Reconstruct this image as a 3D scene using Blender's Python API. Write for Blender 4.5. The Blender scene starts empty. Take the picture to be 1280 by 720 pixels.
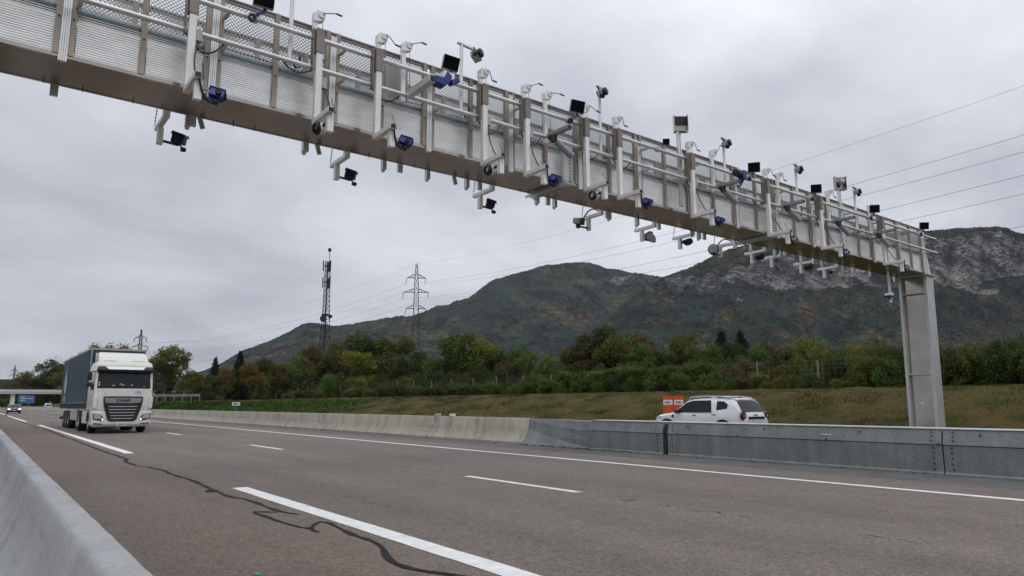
import bpy, bmesh, math, random
import numpy as np
from mathutils import Matrix, Vector
R = math.radians
SC = bpy.context.scene
C = SC.collection
random.seed(7)

# ------------------------------------------------------------------ camera, world, sun, exposure
H = 1.3356                                    # eye height above the road
# rows: world X (across the road), Y (along it), Z in camera axes (right, up, forward)
M = np.array([[0.7977801681807942, -0.09561177368047447, 0.5953194033383234],
              [-0.602939955183707, -0.13173855844058627, 0.7868343934164708],
              [-0.003195888060151651, 0.9866627290790253, 0.16274656784656633]])
F = 875.0
cam = bpy.data.objects.new('camera', bpy.data.cameras.new('camera'))
C.objects.link(cam)
mw = Matrix.Identity(4)
for i in range(3):
    mw[i][0], mw[i][1], mw[i][2] = M[i][0], M[i][1], -M[i][2]
mw[2][3] = H
cam.matrix_world = mw
cam.data.sensor_width = 36.0
cam.data.lens = 36.0 * F / 1280
cam.data.clip_start = 0.05
cam.data.clip_end = 30000
SC.camera = cam

SUN_EL, SUN_AZ = R(52), R(205)                # soft light from behind the camera
world = bpy.data.worlds.new('World')
SC.world = world
world.use_nodes = True
nt = world.node_tree
nt.nodes.clear()
def wn(t, **k):
    n = nt.nodes.new(t)
    for a, b in k.items():
        setattr(n, a, b)
    return n
sky = wn('ShaderNodeTexSky', sky_type='NISHITA', sun_disc=False, sun_elevation=SUN_EL, sun_rotation=SUN_AZ)
bg1 = wn('ShaderNodeBackground'); bg1.inputs[1].default_value = 0.08
nt.links.new(sky.outputs[0], bg1.inputs[0])
tc = wn('ShaderNodeTexCoord')
sep = wn('ShaderNodeSeparateXYZ'); nt.links.new(tc.outputs['Generated'], sep.inputs[0])
def wm(op, a, b=None, c=None):
    n = wn('ShaderNodeMath', operation=op)
    for i, x in enumerate((a, b, c)):
        if x is None: continue
        if isinstance(x, (int, float)): n.inputs[i].default_value = x
        else: nt.links.new(x, n.inputs[i])
    return n.outputs[0]
zc = wm('MAXIMUM', sep.outputs[2], 0.0)
den = wm('ADD', zc, 0.22)
u = wm('DIVIDE', sep.outputs[0], den); v = wm('DIVIDE', sep.outputs[1], den)
comb = wn('ShaderNodeCombineXYZ'); nt.links.new(u, comb.inputs[0]); nt.links.new(v, comb.inputs[1])
n1 = wn('ShaderNodeTexNoise'); n1.inputs['Scale'].default_value = 1.1; n1.inputs['Detail'].default_value = 7; n1.inputs['Roughness'].default_value = 0.55; n1.inputs['Distortion'].default_value = 0.25
nt.links.new(comb.outputs[0], n1.inputs['Vector'])
n2 = wn('ShaderNodeTexNoise'); n2.inputs['Scale'].default_value = 0.45; n2.inputs['Detail'].default_value = 3
mp = wn('ShaderNodeMapping'); mp.inputs['Location'].default_value = (3.1, 1.7, 0)
nt.links.new(comb.outputs[0], mp.inputs[0]); nt.links.new(mp.outputs[0], n2.inputs['Vector'])
mixn = wm('ADD', wm('MULTIPLY', n1.outputs['Fac'], 0.6), wm('MULTIPLY', n2.outputs['Fac'], 0.4))
ramp = wn('ShaderNodeValToRGB')
ramp.color_ramp.elements[0].position = 0.40; ramp.color_ramp.elements[0].color = (0.425, 0.448, 0.505, 1)
ramp.color_ramp.elements[1].position = 0.605; ramp.color_ramp.elements[1].color = (0.755, 0.772, 0.825, 1)
nt.links.new(mixn, ramp.inputs[0])
# thicker cloud low on the left, a brighter overcast higher up and to the right
grad = wm('ADD', wm('MULTIPLY', zc, 0.62), wm('MULTIPLY', sep.outputs[0], 0.14))
grad = wm('ADD', grad, 0.84)
grad = wm('ADD', grad, wm('MULTIPLY', wm('POWER', zc, 2.0), 0.75))
bg2 = wn('ShaderNodeBackground')
nt.links.new(ramp.outputs[0], bg2.inputs[0]); nt.links.new(grad, bg2.inputs[1])
mixs = wn('ShaderNodeMixShader'); mixs.inputs[0].default_value = 0.95
nt.links.new(bg1.outputs[0], mixs.inputs[1]); nt.links.new(bg2.outputs[0], mixs.inputs[2])
wo = wn('ShaderNodeOutputWorld'); nt.links.new(mixs.outputs[0], wo.inputs[0])

sun = bpy.data.objects.new('sun', bpy.data.lights.new('sun', 'SUN'))
C.objects.link(sun)
sun.data.energy = 0.8; sun.data.angle = R(25); sun.data.color = (1.0, 0.96, 0.9)
sd = Vector((math.sin(SUN_AZ) * math.cos(SUN_EL), math.cos(SUN_AZ) * math.cos(SUN_EL), math.sin(SUN_EL)))
sun.rotation_euler = sd.to_track_quat('Z', 'Y').to_euler()
SC.view_settings.view_transform = 'Standard'
SC.view_settings.look = 'None'
SC.view_settings.exposure = 0.0
SC.view_settings.gamma = 1.0
SC.cycles.volume_bounces = 0

# ------------------------------------------------------------------ small maths helpers
def ray(px, py):
    return M @ np.array([px - 640.0, 360.0 - py, F])
def ground(px, py, z=0.0):
    d = ray(px, py); k = (z - H) / d[2]
    return Vector((d[0] * k, d[1] * k, z))
def at(px, py, dist):                          # the point at a bearing, dist metres away over the ground
    d = ray(px, py); d = d / math.hypot(d[0], d[1]) * dist
    return Vector((d[0], d[1], H + d[2]))
def onx(px, py, x):
    d = ray(px, py); k = x / d[0]
    return Vector((x, d[1] * k, H + d[2] * k))
def lerp(a, b, t): return a + (b - a) * t
def vnoise(x, y, seed=0):
    x = np.asarray(x, float); y = np.asarray(y, float)
    xi = np.floor(x).astype(np.int64); yi = np.floor(y).astype(np.int64)
    xf = x - xi; yf = y - yi
    def h(a, b):
        n = (a * 374761393 + b * 668265263 + seed * 974711) & 0x7fffffff
        n = ((n ^ (n >> 13)) * 1274126177) & 0x7fffffff
        return ((n ^ (n >> 16)) & 0xffff) / 65535.0
    sx = xf * xf * (3 - 2 * xf); sy = yf * yf * (3 - 2 * yf)
    return (h(xi, yi) * (1 - sx) + h(xi + 1, yi) * sx) * (1 - sy) + (h(xi, yi + 1) * (1 - sx) + h(xi + 1, yi + 1) * sx) * sy
def fbm(x, y, o=5, seed=0):
    a, s, t = 1.0, 0.0, 0.0
    for i in range(o):
        s = s + a * vnoise(x * 2 ** i, y * 2 ** i, seed + i); t += a; a *= 0.5
    return s / t

# ------------------------------------------------------------------ materials (all procedural)
def newmat(name):
    m = bpy.data.materials.new(name); m.use_nodes = True
    n = m.node_tree.nodes; b = n['Principled BSDF']
    return m, m.node_tree, b
def node(t, kind, **k):
    n = t.nodes.new(kind)
    for a, b in k.items(): setattr(n, a, b)
    return n
def noise(t, vec, scale, detail=4, rough=0.55, stretch=None):
    n = node(t, 'ShaderNodeTexNoise'); n.inputs['Scale'].default_value = scale
    n.inputs['Detail'].default_value = detail; n.inputs['Roughness'].default_value = rough
    if stretch:
        mp = node(t, 'ShaderNodeMapping'); mp.inputs['Scale'].default_value = stretch
        t.links.new(vec, mp.inputs[0]); t.links.new(mp.outputs[0], n.inputs['Vector'])
    else:
        t.links.new(vec, n.inputs['Vector'])
    return n.outputs['Fac']
def rampn(t, fac, stops):
    r = node(t, 'ShaderNodeValToRGB')
    e = r.color_ramp.elements
    while len(e) < len(stops): e.new(0.5)
    for i, (p, c) in enumerate(stops):
        e[i].position = p; e[i].color = (*c, 1) if len(c) == 3 else c
    t.links.new(fac, r.inputs[0])
    return r.outputs[0]
def mixc(t, a, b, fac, mode='MIX'):
    n = node(t, 'ShaderNodeMix', data_type='RGBA', blend_type=mode)
    for sock, x in ((n.inputs[0], fac), (n.inputs[6], a), (n.inputs[7], b)):
        if isinstance(x, (int, float)): sock.default_value = x
        elif isinstance(x, tuple): sock.default_value = (*x, 1)
        else: t.links.new(x, sock)
    return n.outputs[2]
def bump(t, b, h, strength=0.3, dist=0.02):
    n = node(t, 'ShaderNodeBump'); n.inputs['Strength'].default_value = strength; n.inputs['Distance'].default_value = dist
    t.links.new(h, n.inputs['Height']); t.links.new(n.outputs[0], b.inputs['Normal'])
def objv(t): return node(t, 'ShaderNodeTexCoord').outputs['Object']
def pmat(name, col, rough=0.6, metal=0.0, var=0.18, scale=3.0, bs=0.0, bscale=40.0, stretch=None, spec=None):
    m, t, b = newmat(name); v = objv(t)
    f = noise(t, v, scale, 5, 0.6, stretch)
    lo = tuple(c * (1 - var) for c in col); hi = tuple(min(1, c * (1 + var)) for c in col)
    t.links.new(rampn(t, f, [(0.3, lo), (0.7, hi)]), b.inputs['Base Color'])
    b.inputs['Roughness'].default_value = rough; b.inputs['Metallic'].default_value = metal
    if spec is not None: b.inputs['Specular IOR Level'].default_value = spec
    if bs: bump(t, b, noise(t, v, bscale, 4), bs, 0.01)
    return m

def asphalt():
    m, t, b = newmat('asphalt'); v = objv(t)
    sp = node(t, 'ShaderNodeSeparateXYZ'); t.links.new(v, sp.inputs[0])
    warp = noise(t, v, 0.6, 3)
    xx = node(t, 'ShaderNodeMath', operation='MULTIPLY_ADD'); t.links.new(warp, xx.inputs[0]); xx.inputs[1].default_value = 0.35; t.links.new(sp.outputs[0], xx.inputs[2])
    mr = node(t, 'ShaderNodeMapRange'); mr.inputs[1].default_value = 0.0; mr.inputs[2].default_value = 14.0
    t.links.new(xx.outputs[0], mr.inputs[0])
    # emergency lane browner, wheel tracks polished a little darker, joint between the lanes
    base = rampn(t, mr.outputs[0], [(0.0, (0.100, 0.084, 0.072)), (0.235, (0.112, 0.095, 0.083)), (0.27, (0.120, 0.108, 0.101)),
                                    (0.33, (0.108, 0.097, 0.092)), (0.40, (0.128, 0.116, 0.109)), (0.47, (0.110, 0.099, 0.093)), (0.54, (0.126, 0.114, 0.108)),
                                    (0.62, (0.113, 0.101, 0.096)), (0.70, (0.126, 0.113, 0.107)), (0.77, (0.114, 0.102, 0.097)), (0.86, (0.122, 0.112, 0.106))])
    big = rampn(t, noise(t, v, 0.5, 5, 0.6, (1.0, 0.12, 1.0)), [(0.3, (0.80, 0.80, 0.80)), (0.7, (1.14, 1.14, 1.14))])
    c = mixc(t, mixc(t, base, (1.36, 1.285, 1.215), 1.0, 'MULTIPLY'), big, 1.0, 'MULTIPLY')
    blot = rampn(t, noise(t, v, 2.3, 6, 0.65), [(0.3, (0.9, 0.9, 0.9)), (0.7, (1.09, 1.085, 1.08))])
    c = mixc(t, c, blot, 1.0, 'MULTIPLY')
    oil = rampn(t, noise(t, v, 0.75, 5, 0.6, (1.4, .45, 1)), [(0.60, (1, 1, 1)), (0.74, (0.80, 0.79, 0.79))])
    c = mixc(t, c, oil, 1.0, 'MULTIPLY')
    vo = node(t, 'ShaderNodeTexVoronoi'); vo.inputs['Scale'].default_value = 95; t.links.new(v, vo.inputs['Vector'])
    ag = rampn(t, vo.outputs['Color'], [(0.1, (0.66, 0.66, 0.66)), (0.55, (1.0, 0.99, 0.97)), (0.92, (1.6, 1.55, 1.5))])
    c = mixc(t, c, ag, 1.0, 'MULTIPLY')
    vo2 = node(t, 'ShaderNodeTexVoronoi'); vo2.inputs['Scale'].default_value = 30; t.links.new(v, vo2.inputs['Vector'])
    ag2 = rampn(t, vo2.outputs['Color'], [(0.15, (0.82, 0.82, 0.82)), (0.85, (1.2, 1.18, 1.16))])
    c = mixc(t, c, ag2, 1.0, 'MULTIPLY')
    t.links.new(c, b.inputs['Base Color'])
    b.inputs['Roughness'].default_value = 0.82; b.inputs['Specular IOR Level'].default_value = 0.35
    bump(t, b, vo.outputs['Distance'], 0.5, 0.006)
    return m
def concrete(name, col, stain):
    m, t, b = newmat(name); v = objv(t)
    c = rampn(t, noise(t, v, 1.4, 6, 0.6), [(0.3, tuple(x * 0.84 for x in col)), (0.7, tuple(x * 1.1 for x in col))])
    st = rampn(t, noise(t, v, 2.2, 5, 0.65, (1, 1.0, 0.12)), [(0.50, (1, 1, 1)), (0.75, stain)])
    c = mixc(t, c, st, 1.0, 'MULTIPLY')
    pores = node(t, 'ShaderNodeTexVoronoi'); pores.inputs['Scale'].default_value = 34; t.links.new(v, pores.inputs['Vector'])
    pr = rampn(t, pores.outputs['Distance'], [(0.05, (0.5, 0.5, 0.5)), (0.11, (1, 1, 1))])
    c = mixc(t, c, pr, 0.55, 'MULTIPLY')
    sp = rampn(t, noise(t, v, 90, 3), [(0.35, (0.88, 0.88, 0.88)), (0.65, (1.1, 1.1, 1.1))])
    c = mixc(t, c, sp, 1.0, 'MULTIPLY')
    sc = rampn(t, noise(t, v, 5.0, 6, 0.7, (1.6, .10, 3.0)), [(0.56, (1, 1, 1)), (0.72, (0.72, 0.71, 0.70))])
    c = mixc(t, c, sc, 1.0, 'MULTIPLY')
    dr = rampn(t, noise(t, v, 7.0, 5, 0.7, (.2, 1.0, .08)), [(0.42, (0.94, 0.94, 0.935)), (0.62, (1.03, 1.03, 1.03))])
    c = mixc(t, c, dr, 1.0, 'MULTIPLY')
    t.links.new(c, b.inputs['Base Color']); b.inputs['Roughness'].default_value = 0.85
    bump(t, b, noise(t, v, 26, 5), 0.35, 0.012)
    return m
def foliage(name, rough=0.65):
    m, t, b = newmat(name)
    oi = node(t, 'ShaderNodeObjectInfo')
    at_ = node(t, 'ShaderNodeAttribute', attribute_name='tint')
    r = rampn(t, at_.outputs['Fac'], [(0.0, (0.55, 0.6, 0.5)), (0.5, (1.0, 1.0, 1.0)), (1.0, (1.75, 1.5, 1.25))])
    c = mixc(t, oi.outputs['Color'], r, 1.0, 'MULTIPLY')
    t.links.new(c, b.inputs['Base Color']); b.inputs['Roughness'].default_value = rough
    b.inputs['Specular IOR Level'].default_value = 0.2
    tr = node(t, 'ShaderNodeBsdfTranslucent'); t.links.new(c, tr.inputs[0])
    mx = node(t, 'ShaderNodeMixShader'); mx.inputs[0].default_value = 0.22
    out = t.nodes['Material Output']
    t.links.new(b.outputs[0], mx.inputs[1]); t.links.new(tr.outputs[0], mx.inputs[2]); t.links.new(mx.outputs[0], out.inputs[0])
    return m
def paint(name, col, rough=0.3, coat=0.5, var=0.05):
    m = pmat(name, col, rough, 0, var, 1.5)
    m.node_tree.nodes['Principled BSDF'].inputs['Coat Weight'].default_value = coat
    return m
def glass_dark(name='dark_glass', col=(0.012, 0.016, 0.018)):
    m = pmat(name, col, 0.06, 0, 0.3, 2.0, spec=0.28); m.node_tree.nodes['Principled BSDF'].inputs['IOR'].default_value = 1.5
    return m
def emit(name, col, s):
    m, t, b = newmat(name)
    b.inputs['Base Color'].default_value = (*col, 1); b.inputs['Emission Color'].default_value = (*col, 1); b.inputs['Emission Strength'].default_value = s
    return m
MT = {}
MT['asphalt'] = asphalt()
MT['gutter'] = pmat('gutter_asphalt', (0.105, 0.104, 0.100), 0.9, 0, 0.22, 1.5, 0.5, 90)
MT['line'] = pmat('road_paint', (0.74, 0.74, 0.72), 0.65, 0, 0.14, 6, 0.3, 120)
MT['old_line'] = pmat('worn_road_paint', (0.19, 0.18, 0.172), 0.8, 0, 0.3, 14)
MT['bitumen'] = pmat('bitumen_sealant', (0.024, 0.0235, 0.0235), 0.8, 0, 0.3, 8, spec=0.12)
MT['green_mark'] = pmat('green_survey_paint', (0.06, 0.24, 0.16), 0.8, 0, 0.3, 20)
MT['conc'] = concrete('new_concrete', (0.36, 0.365, 0.37), (0.72, 0.72, 0.73))
MT['oldconc'] = concrete('old_concrete', (0.37, 0.345, 0.285), (0.5, 0.48, 0.46))
MT['galv'] = pmat('galvanised_barrier', (0.205, 0.222, 0.222), 0.55, 0.25, 0.16, 1.8, 0.12, 14)
MT['galvlight'] = pmat('galvanised_light', (0.62, 0.63, 0.63), 0.45, 0.6, 0.10, 4)
def galvanised():
    m, t, b = newmat('galvanised_barrier'); v = objv(t)
    c = rampn(t, noise(t, v, 1.3, 6, 0.65), [(0.3, (0.172, 0.190, 0.190)), (0.7, (0.240, 0.258, 0.256))])
    c = mixc(t, c, rampn(t, noise(t, v, 3.2, 6, 0.7, (1, 1, .10)), [(0.35, (0.80, 0.80, 0.79)), (0.6, (1.04, 1.04, 1.04))]), 1.0, 'MULTIPLY')
    vo = node(t, 'ShaderNodeTexVoronoi'); vo.inputs['Scale'].default_value = 26; t.links.new(v, vo.inputs['Vector'])
    c = mixc(t, c, rampn(t, vo.outputs['Color'], [(0.1, (0.90, 0.90, 0.90)), (0.9, (1.10, 1.10, 1.10))]), 1.0, 'MULTIPLY')
    t.links.new(c, b.inputs['Base Color']); b.inputs['Roughness'].default_value = 0.55; b.inputs['Metallic'].default_value = 0.25
    bump(t, b, noise(t, v, 1.6, 3), 0.35, 0.05)
    return m
MT['galv'] = galvanised()
MT['seam'] = pmat('dark_seam', (0.035, 0.03, 0.028), 0.8)
MT['alu'] = pmat('aluminium_panel', (0.84, 0.84, 0.82), 0.36, 0.65, 0.12, 1.4, 0, 40, (1, 1, 6))
MT['alutube'] = pmat('aluminium_tube', (0.70, 0.70, 0.68), 0.35, 0.75, 0.10, 6)
MT['white'] = pmat('white_powder_coat', (0.79, 0.79, 0.77), 0.45, 0.1, 0.07, 3)
MT['tan'] = pmat('weathered_steel_post', (0.33, 0.285, 0.24), 0.5, 0.45, 0.18, 5, 0, 40, (1, 1, 0.2))
MT['brown'] = pmat('brown_steel_sleeve', (0.23, 0.205, 0.18), 0.5, 0.5, 0.2, 5)
MT['soffit'] = pmat('stainless_soffit', (0.32, 0.275, 0.235), 0.27, 0.92, 0.22, 1.3, 0.05, 3)
MT['stainless'] = pmat('stainless_column', (0.40, 0.37, 0.32), 0.16, 0.95, 0.22, 0.9, 0.05, 2)
MT['column'] = pmat('galvanised_column', (0.46, 0.47, 0.47), 0.5, 0.5, 0.1, 2.2)
MT['meshsteel'] = pmat('expanded_metal', (0.34, 0.34, 0.335), 0.5, 0.6, 0.1, 4)
MT['duct'] = pmat('spiral_duct', (0.34, 0.42, 0.45), 0.4, 0.7, 0.25, 60)
MT['black'] = pmat('black_plastic', (0.012, 0.012, 0.014), 0.5, 0, 0.3, 6)
MT['lampface'] = pmat('matt_black_lamp_face', (0.006, 0.006, 0.007), 0.95, 0, 0.3, 6, spec=0.05)
MT['rubber'] = pmat('rubber', (0.016, 0.016, 0.016), 0.85, 0, 0.35, 10)
MT['blue'] = pmat('blue_sensor_shell', (0.016, 0.028, 0.21), 0.4, 0, 0.2, 6)
MT['navy'] = pmat('navy_sensor_shell', (0.018, 0.022, 0.07), 0.4, 0, 0.2, 6)
MT['grey'] = pmat('grey_housing', (0.36, 0.37, 0.37), 0.5, 0.1, 0.1, 4)
MT['tube'] = pmat('grey_tube_housing', (0.27, 0.30, 0.31), 0.45, 0.3, 0.1, 4)
MT['glass'] = glass_dark()
MT['lens'] = glass_dark('lens_glass', (0.02, 0.02, 0.03))
MT['truckwhite'] = paint('truck_white', (0.66, 0.65, 0.60), 0.35, 0.4)
MT['carwhite'] = paint('car_white', (0.74, 0.75, 0.77), 0.22, 0.8)
MT['carblack'] = paint('car_dark', (0.02, 0.021, 0.026), 0.2, 0.8)
MT['curtain'] = pmat('slate_blue_tarpaulin', (0.017, 0.050, 0.076), 0.7, 0, 0.16, 1.2, 0.15, 2.5, (1, 1.6, 0.25))
MT['beige'] = pmat('trailer_frame', (0.36, 0.32, 0.27), 0.6, 0, 0.15, 3)
MT['chrome'] = pmat('chrome', (0.62, 0.62, 0.63), 0.18, 0.9, 0.08, 3)
MT['silver'] = pmat('silver_trim', (0.50, 0.50, 0.51), 0.3, 0.6, 0.06, 3)
MT['darkrail'] = pmat('weathered_handrail', (0.22, 0.205, 0.19), 0.5, 0.5, 0.15, 5)
MT['badge'] = pmat('dull_silver_trim', (0.30, 0.30, 0.31), 0.35, 0.6, 0.06, 3)
MT['orange'] = pmat('orange_board', (0.52, 0.068, 0.008), 0.5, 0, 0.14, 4)
MT['red'] = pmat('red_lens', (0.085, 0.006, 0.009), 0.2, 0, 0.2, 8)
MT['signblue'] = pmat('sign_blue', (0.03, 0.115, 0.29), 0.45, 0, 0.12, 1)
MT['signwhite'] = pmat('sign_white', (0.62, 0.62, 0.60), 0.5, 0, 0.08, 3)
MT['decal'] = pmat('blue_decal', (0.05, 0.23, 0.52), 0.4, 0, 0.12, 6)
MT['emblem'] = pmat('pale_print', (0.32, 0.35, 0.37), 0.6, 0, 0.35, 2.5)
MT['pylon'] = pmat('pylon_steel', (0.038, 0.041, 0.045), 0.75, 0.0, 0.2, 1)
MT['mast'] = pmat('mast_steel', (0.022, 0.023, 0.026), 0.75, 0.0, 0.2, 1)
MT['wire'] = pmat('cable_metal', (0.10, 0.105, 0.11), 0.6, 0.3, 0.1, 1)
MT['bark'] = pmat('bark', (0.055, 0.045, 0.035), 0.9, 0, 0.35, 6, 0.5, 12)
MT['leaf'] = foliage('leaves')
MT['fencepost'] = pmat('concrete_fence_post', (0.17, 0.185, 0.19), 0.7, 0.1, 0.12, 4)
MT['head'] = emit('lit_headlamp', (1.0, 0.90, 1.0), 1.0)
MT['headfar'] = emit('lit_headlamp_far', (1.0, 0.96, 0.92), 3.0)
MT['bridge'] = pmat('bridge_concrete', (0.62, 0.62, 0.60), 0.8, 0, 0.08, 0.3)

# ------------------------------------------------------------------ mesh helpers
class MB:
    def __init__(s): s.v = []; s.f = []
    def add(s, vs, fs):
        o = len(s.v); s.v += [tuple(p) for p in vs]; s.f += [tuple(i + o for i in f) for f in fs]; return s
    def box(s, x0, x1, y0, y1, z0, z1):
        return s.add([(x0,y0,z0),(x1,y0,z0),(x1,y1,z0),(x0,y1,z0),(x0,y0,z1),(x1,y0,z1),(x1,y1,z1),(x0,y1,z1)],
                     [(0,3,2,1),(4,5,6,7),(0,1,5,4),(1,2,6,5),(2,3,7,6),(3,0,4,7)])
    def beam(s, a, b, w, h, up=(0, 0, 1)):
        a, b, up = Vector(a), Vector(b), Vector(up)
        d = (b - a).normalized(); sx = d.cross(up)
        if sx.length < 1e-4: sx = d.cross(Vector((1, 0, 0)))
        sx.normalize(); sy = sx.cross(d)
        c = [(-w/2, -h/2), (w/2, -h/2), (w/2, h/2), (-w/2, h/2)]
        return s.add([a + sx*i + sy*j for i, j in c] + [b + sx*i + sy*j for i, j in c],
                     [(0,1,2,3),(7,6,5,4),(0,4,5,1),(1,5,6,2),(2,6,7,3),(3,7,4,0)])
    def tube(s, pts, r, n=10):
        pts = [Vector(p) for p in pts]; rings = []
        rr = r if isinstance(r, (list, tuple)) else [r] * len(pts)
        ref = None
        for i, p in enumerate(pts):
            d = (pts[min(i+1, len(pts)-1)] - pts[max(i-1, 0)]).normalized()
            if ref is None: ref = Vector((0,0,1)) if abs(d.z) < 0.9 else Vector((1,0,0))
            sx = d.cross(ref).normalized(); sy = sx.cross(d).normalized(); ref = sy
            rings.append([p + (sx*math.cos(2*math.pi*k/n) + sy*math.sin(2*math.pi*k/n)) * rr[i] for k in range(n)])
        vs = [q for g in rings for q in g]; fs = []
        for i in range(len(rings)-1):
            for k in range(n):
                fs.append((i*n+k, i*n+(k+1)%n, (i+1)*n+(k+1)%n, (i+1)*n+k))
        fs.append(tuple(range(n))[::-1]); fs.append(tuple(range((len(rings)-1)*n, len(rings)*n)))
        return s.add(vs, fs)
    def prism(s, poly, axis, a, b):                      # poly: 2D outline in the other two axes, extruded a..b
        n = len(poly)
        def p3(q, w):
            return {'x': (w, q[0], q[1]), 'y': (q[0], w, q[1]), 'z': (q[0], q[1], w)}[axis]
        vs = [p3(q, a) for q in poly] + [p3(q, b) for q in poly]
        fs = [tuple(range(n))[::-1], tuple(range(n, 2*n))] + [(i, (i+1)%n, n+(i+1)%n, n+i) for i in range(n)]
        return s.add(vs, fs)
    def lathe(s, prof, c, axis, n=24):                   # prof: (radius, along)
        c = Vector(c); vs = []; fs = []
        A = {'x': (Vector((1,0,0)), Vector((0,1,0)), Vector((0,0,1))), 'y': (Vector((0,1,0)), Vector((0,0,1)), Vector((1,0,0))), 'z': (Vector((0,0,1)), Vector((1,0,0)), Vector((0,1,0)))}[axis]
        for r, w in prof:
            for k in range(n):
                t = 2*math.pi*k/n; vs.append(c + A[0]*w + A[1]*r*math.cos(t) + A[2]*r*math.sin(t))
        for i in range(len(prof)-1):
            for k in range(n): fs.append((i*n+k, i*n+(k+1)%n, (i+1)*n+(k+1)%n, (i+1)*n+k))
        return s.add(vs, fs)
    def build(s, name, m, parent=None, bevel=0, smooth=False, seg=2, mesh_only=False, fix=True):
        me = bpy.data.meshes.new(name); me.from_pydata(s.v, [], s.f)
        if fix:
            bm = bmesh.new(); bm.from_mesh(me); bmesh.ops.recalc_face_normals(bm, faces=bm.faces); bm.to_mesh(me); bm.free()
        me.materials.append(MT[m] if isinstance(m, str) else m)
        if smooth:
            me.polygons.foreach_set('use_smooth', [True]*len(me.polygons)); me.set_sharp_from_angle(angle=R(35))
        me.update()
        if mesh_only: return me
        return link(name, me, parent, bevel, seg)
def link(name, me, parent=None, bevel=0, seg=2):
    o = bpy.data.objects.new(name, me); C.objects.link(o)
    if parent: o.parent = parent
    if bevel:
        b = o.modifiers.new('bevel', 'BEVEL'); b.width = bevel; b.segments = seg; b.limit_method = 'ANGLE'; b.angle_limit = R(30)
    return o
def tag(o, label, cat, group=None, kind=None):
    o['label'] = label; o['category'] = cat
    if group: o['group'] = group
    if kind: o['kind'] = kind
    return o
def thing(name, label, cat, loc=(0, 0, 0), rz=0.0, group=None):
    o = bpy.data.objects.new(name, None); C.objects.link(o)
    o.location = loc; o.rotation_euler = (0, 0, rz); o.empty_display_size = 0.2
    return tag(o, label, cat, group)
def struct(o): o['kind'] = 'structure'; return o
def npmesh(name, verts, faces, m, attrs=None, smooth=False):
    me = bpy.data.meshes.new(name); nv, nf, k = len(verts), len(faces), faces.shape[1]
    me.vertices.add(nv); me.vertices.foreach_set('co', verts.astype(np.float32).ravel())
    me.loops.add(nf*k); me.loops.foreach_set('vertex_index', faces.astype(np.int32).ravel())
    me.polygons.add(nf); me.polygons.foreach_set('loop_start', np.arange(0, nf*k, k, dtype=np.int32))
    if smooth: me.polygons.foreach_set('use_smooth', np.ones(nf, bool))
    for an, arr in (attrs or {}).items():
        a = me.attributes.new(an, 'FLOAT', 'POINT'); a.data.foreach_set('value', arr.astype(np.float32))
    me.materials.append(MT[m] if isinstance(m, str) else m); me.update(calc_edges=True); me.validate()
    return me
def gridfaces(nr, nc):
    i = np.arange(nr-1)[:, None]*nc + np.arange(nc-1)[None]
    return np.stack([i, i+1, i+nc+1, i+nc], -1).reshape(-1, 4)
def text_mesh(s, size, depth, m, name, parent, loc, rot, sx=1.0, label=None):
    cu = bpy.data.curves.new(name, 'FONT'); cu.body = s; cu.size = size; cu.extrude = depth; cu.offset = size * .035; cu.align_x = 'CENTER'; cu.align_y = 'CENTER'
    tmp = bpy.data.objects.new(name + '_curve', cu); C.objects.link(tmp)
    bpy.context.view_layer.update()
    me = bpy.data.meshes.new_from_object(tmp.evaluated_get(bpy.context.evaluated_depsgraph_get()))
    bpy.data.objects.remove(tmp); bpy.data.curves.remove(cu)
    me.materials.clear(); me.materials.append(MT[m]); me.name = name
    o = bpy.data.objects.new(name, me); C.objects.link(o); o.parent = parent; o.location = loc; o.rotation_euler = rot; o.scale = (sx, 1, 1)
    return o
ORD = ['first', 'second', 'third', 'fourth', 'fifth', 'sixth', 'seventh', 'eighth', 'ninth', 'tenth', 'eleventh', 'twelfth', 'thirteenth', 'fourteenth', 'fifteenth']
HAZE = 2.9e-5
# ------------------------------------------------------------------ ground, road, markings
def bankz(x, y):
    t = np.clip((np.asarray(x, float) - 26.0) / 7.5, 0, 1)
    return 2.0 * (0.45 * t + 0.55 * t * t * (3 - 2 * t))
def gz(x, y): return float(bankz(x, y))
def grassmat():
    m, t, b = newmat('bank_soil_and_grass'); v = objv(t)
    c = rampn(t, noise(t, v, 0.8, 7, 0.68, (1, 0.6, 1)), [(0.30, (0.036, 0.048, 0.014)), (0.46, (0.066, 0.062, 0.020)), (0.58, (0.100, 0.074, 0.030)), (0.70, (0.058, 0.074, 0.020))])
    c = mixc(t, c, rampn(t, noise(t, v, 14, 5, 0.7), [(0.3, (0.6, 0.6, 0.6)), (0.7, (1.35, 1.3, 1.2))]), 1.0, 'MULTIPLY')
    t.links.new(c, b.inputs['Base Color']); b.inputs['Roughness'].default_value = 0.95; b.inputs['Specular IOR Level'].default_value = 0.1
    bump(t, b, noise(t, v, 5, 6, 0.7), 0.9, 0.12)
    return m
MT['soil'] = grassmat()
xs = np.array([-7000, -3000, -1200, -500, -200, -80, -30, -10, -3, 0.2, 1, 12, 16.0, 16.4, 25, 25.7, 26.0, 27, 28, 29, 30, 31, 32, 33, 33.5, 36, 42, 60, 100, 200, 500, 1200, 3000, 7000.])
ys = np.array([-3000, -1000, -400, -150, -60, -20, 0, 20, 40, 60, 80, 120, 160, 220, 300, 400, 550, 800, 1300, 2500, 5000, 8000.])
X, Y = np.meshgrid(xs, ys)
Z = bankz(X, Y) - np.where((X > 26.2) & (X < 33.4), 0.22, 0.0) - np.where((X > 16.2) & (X < 25.8), 0.2, 0.0)
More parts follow.
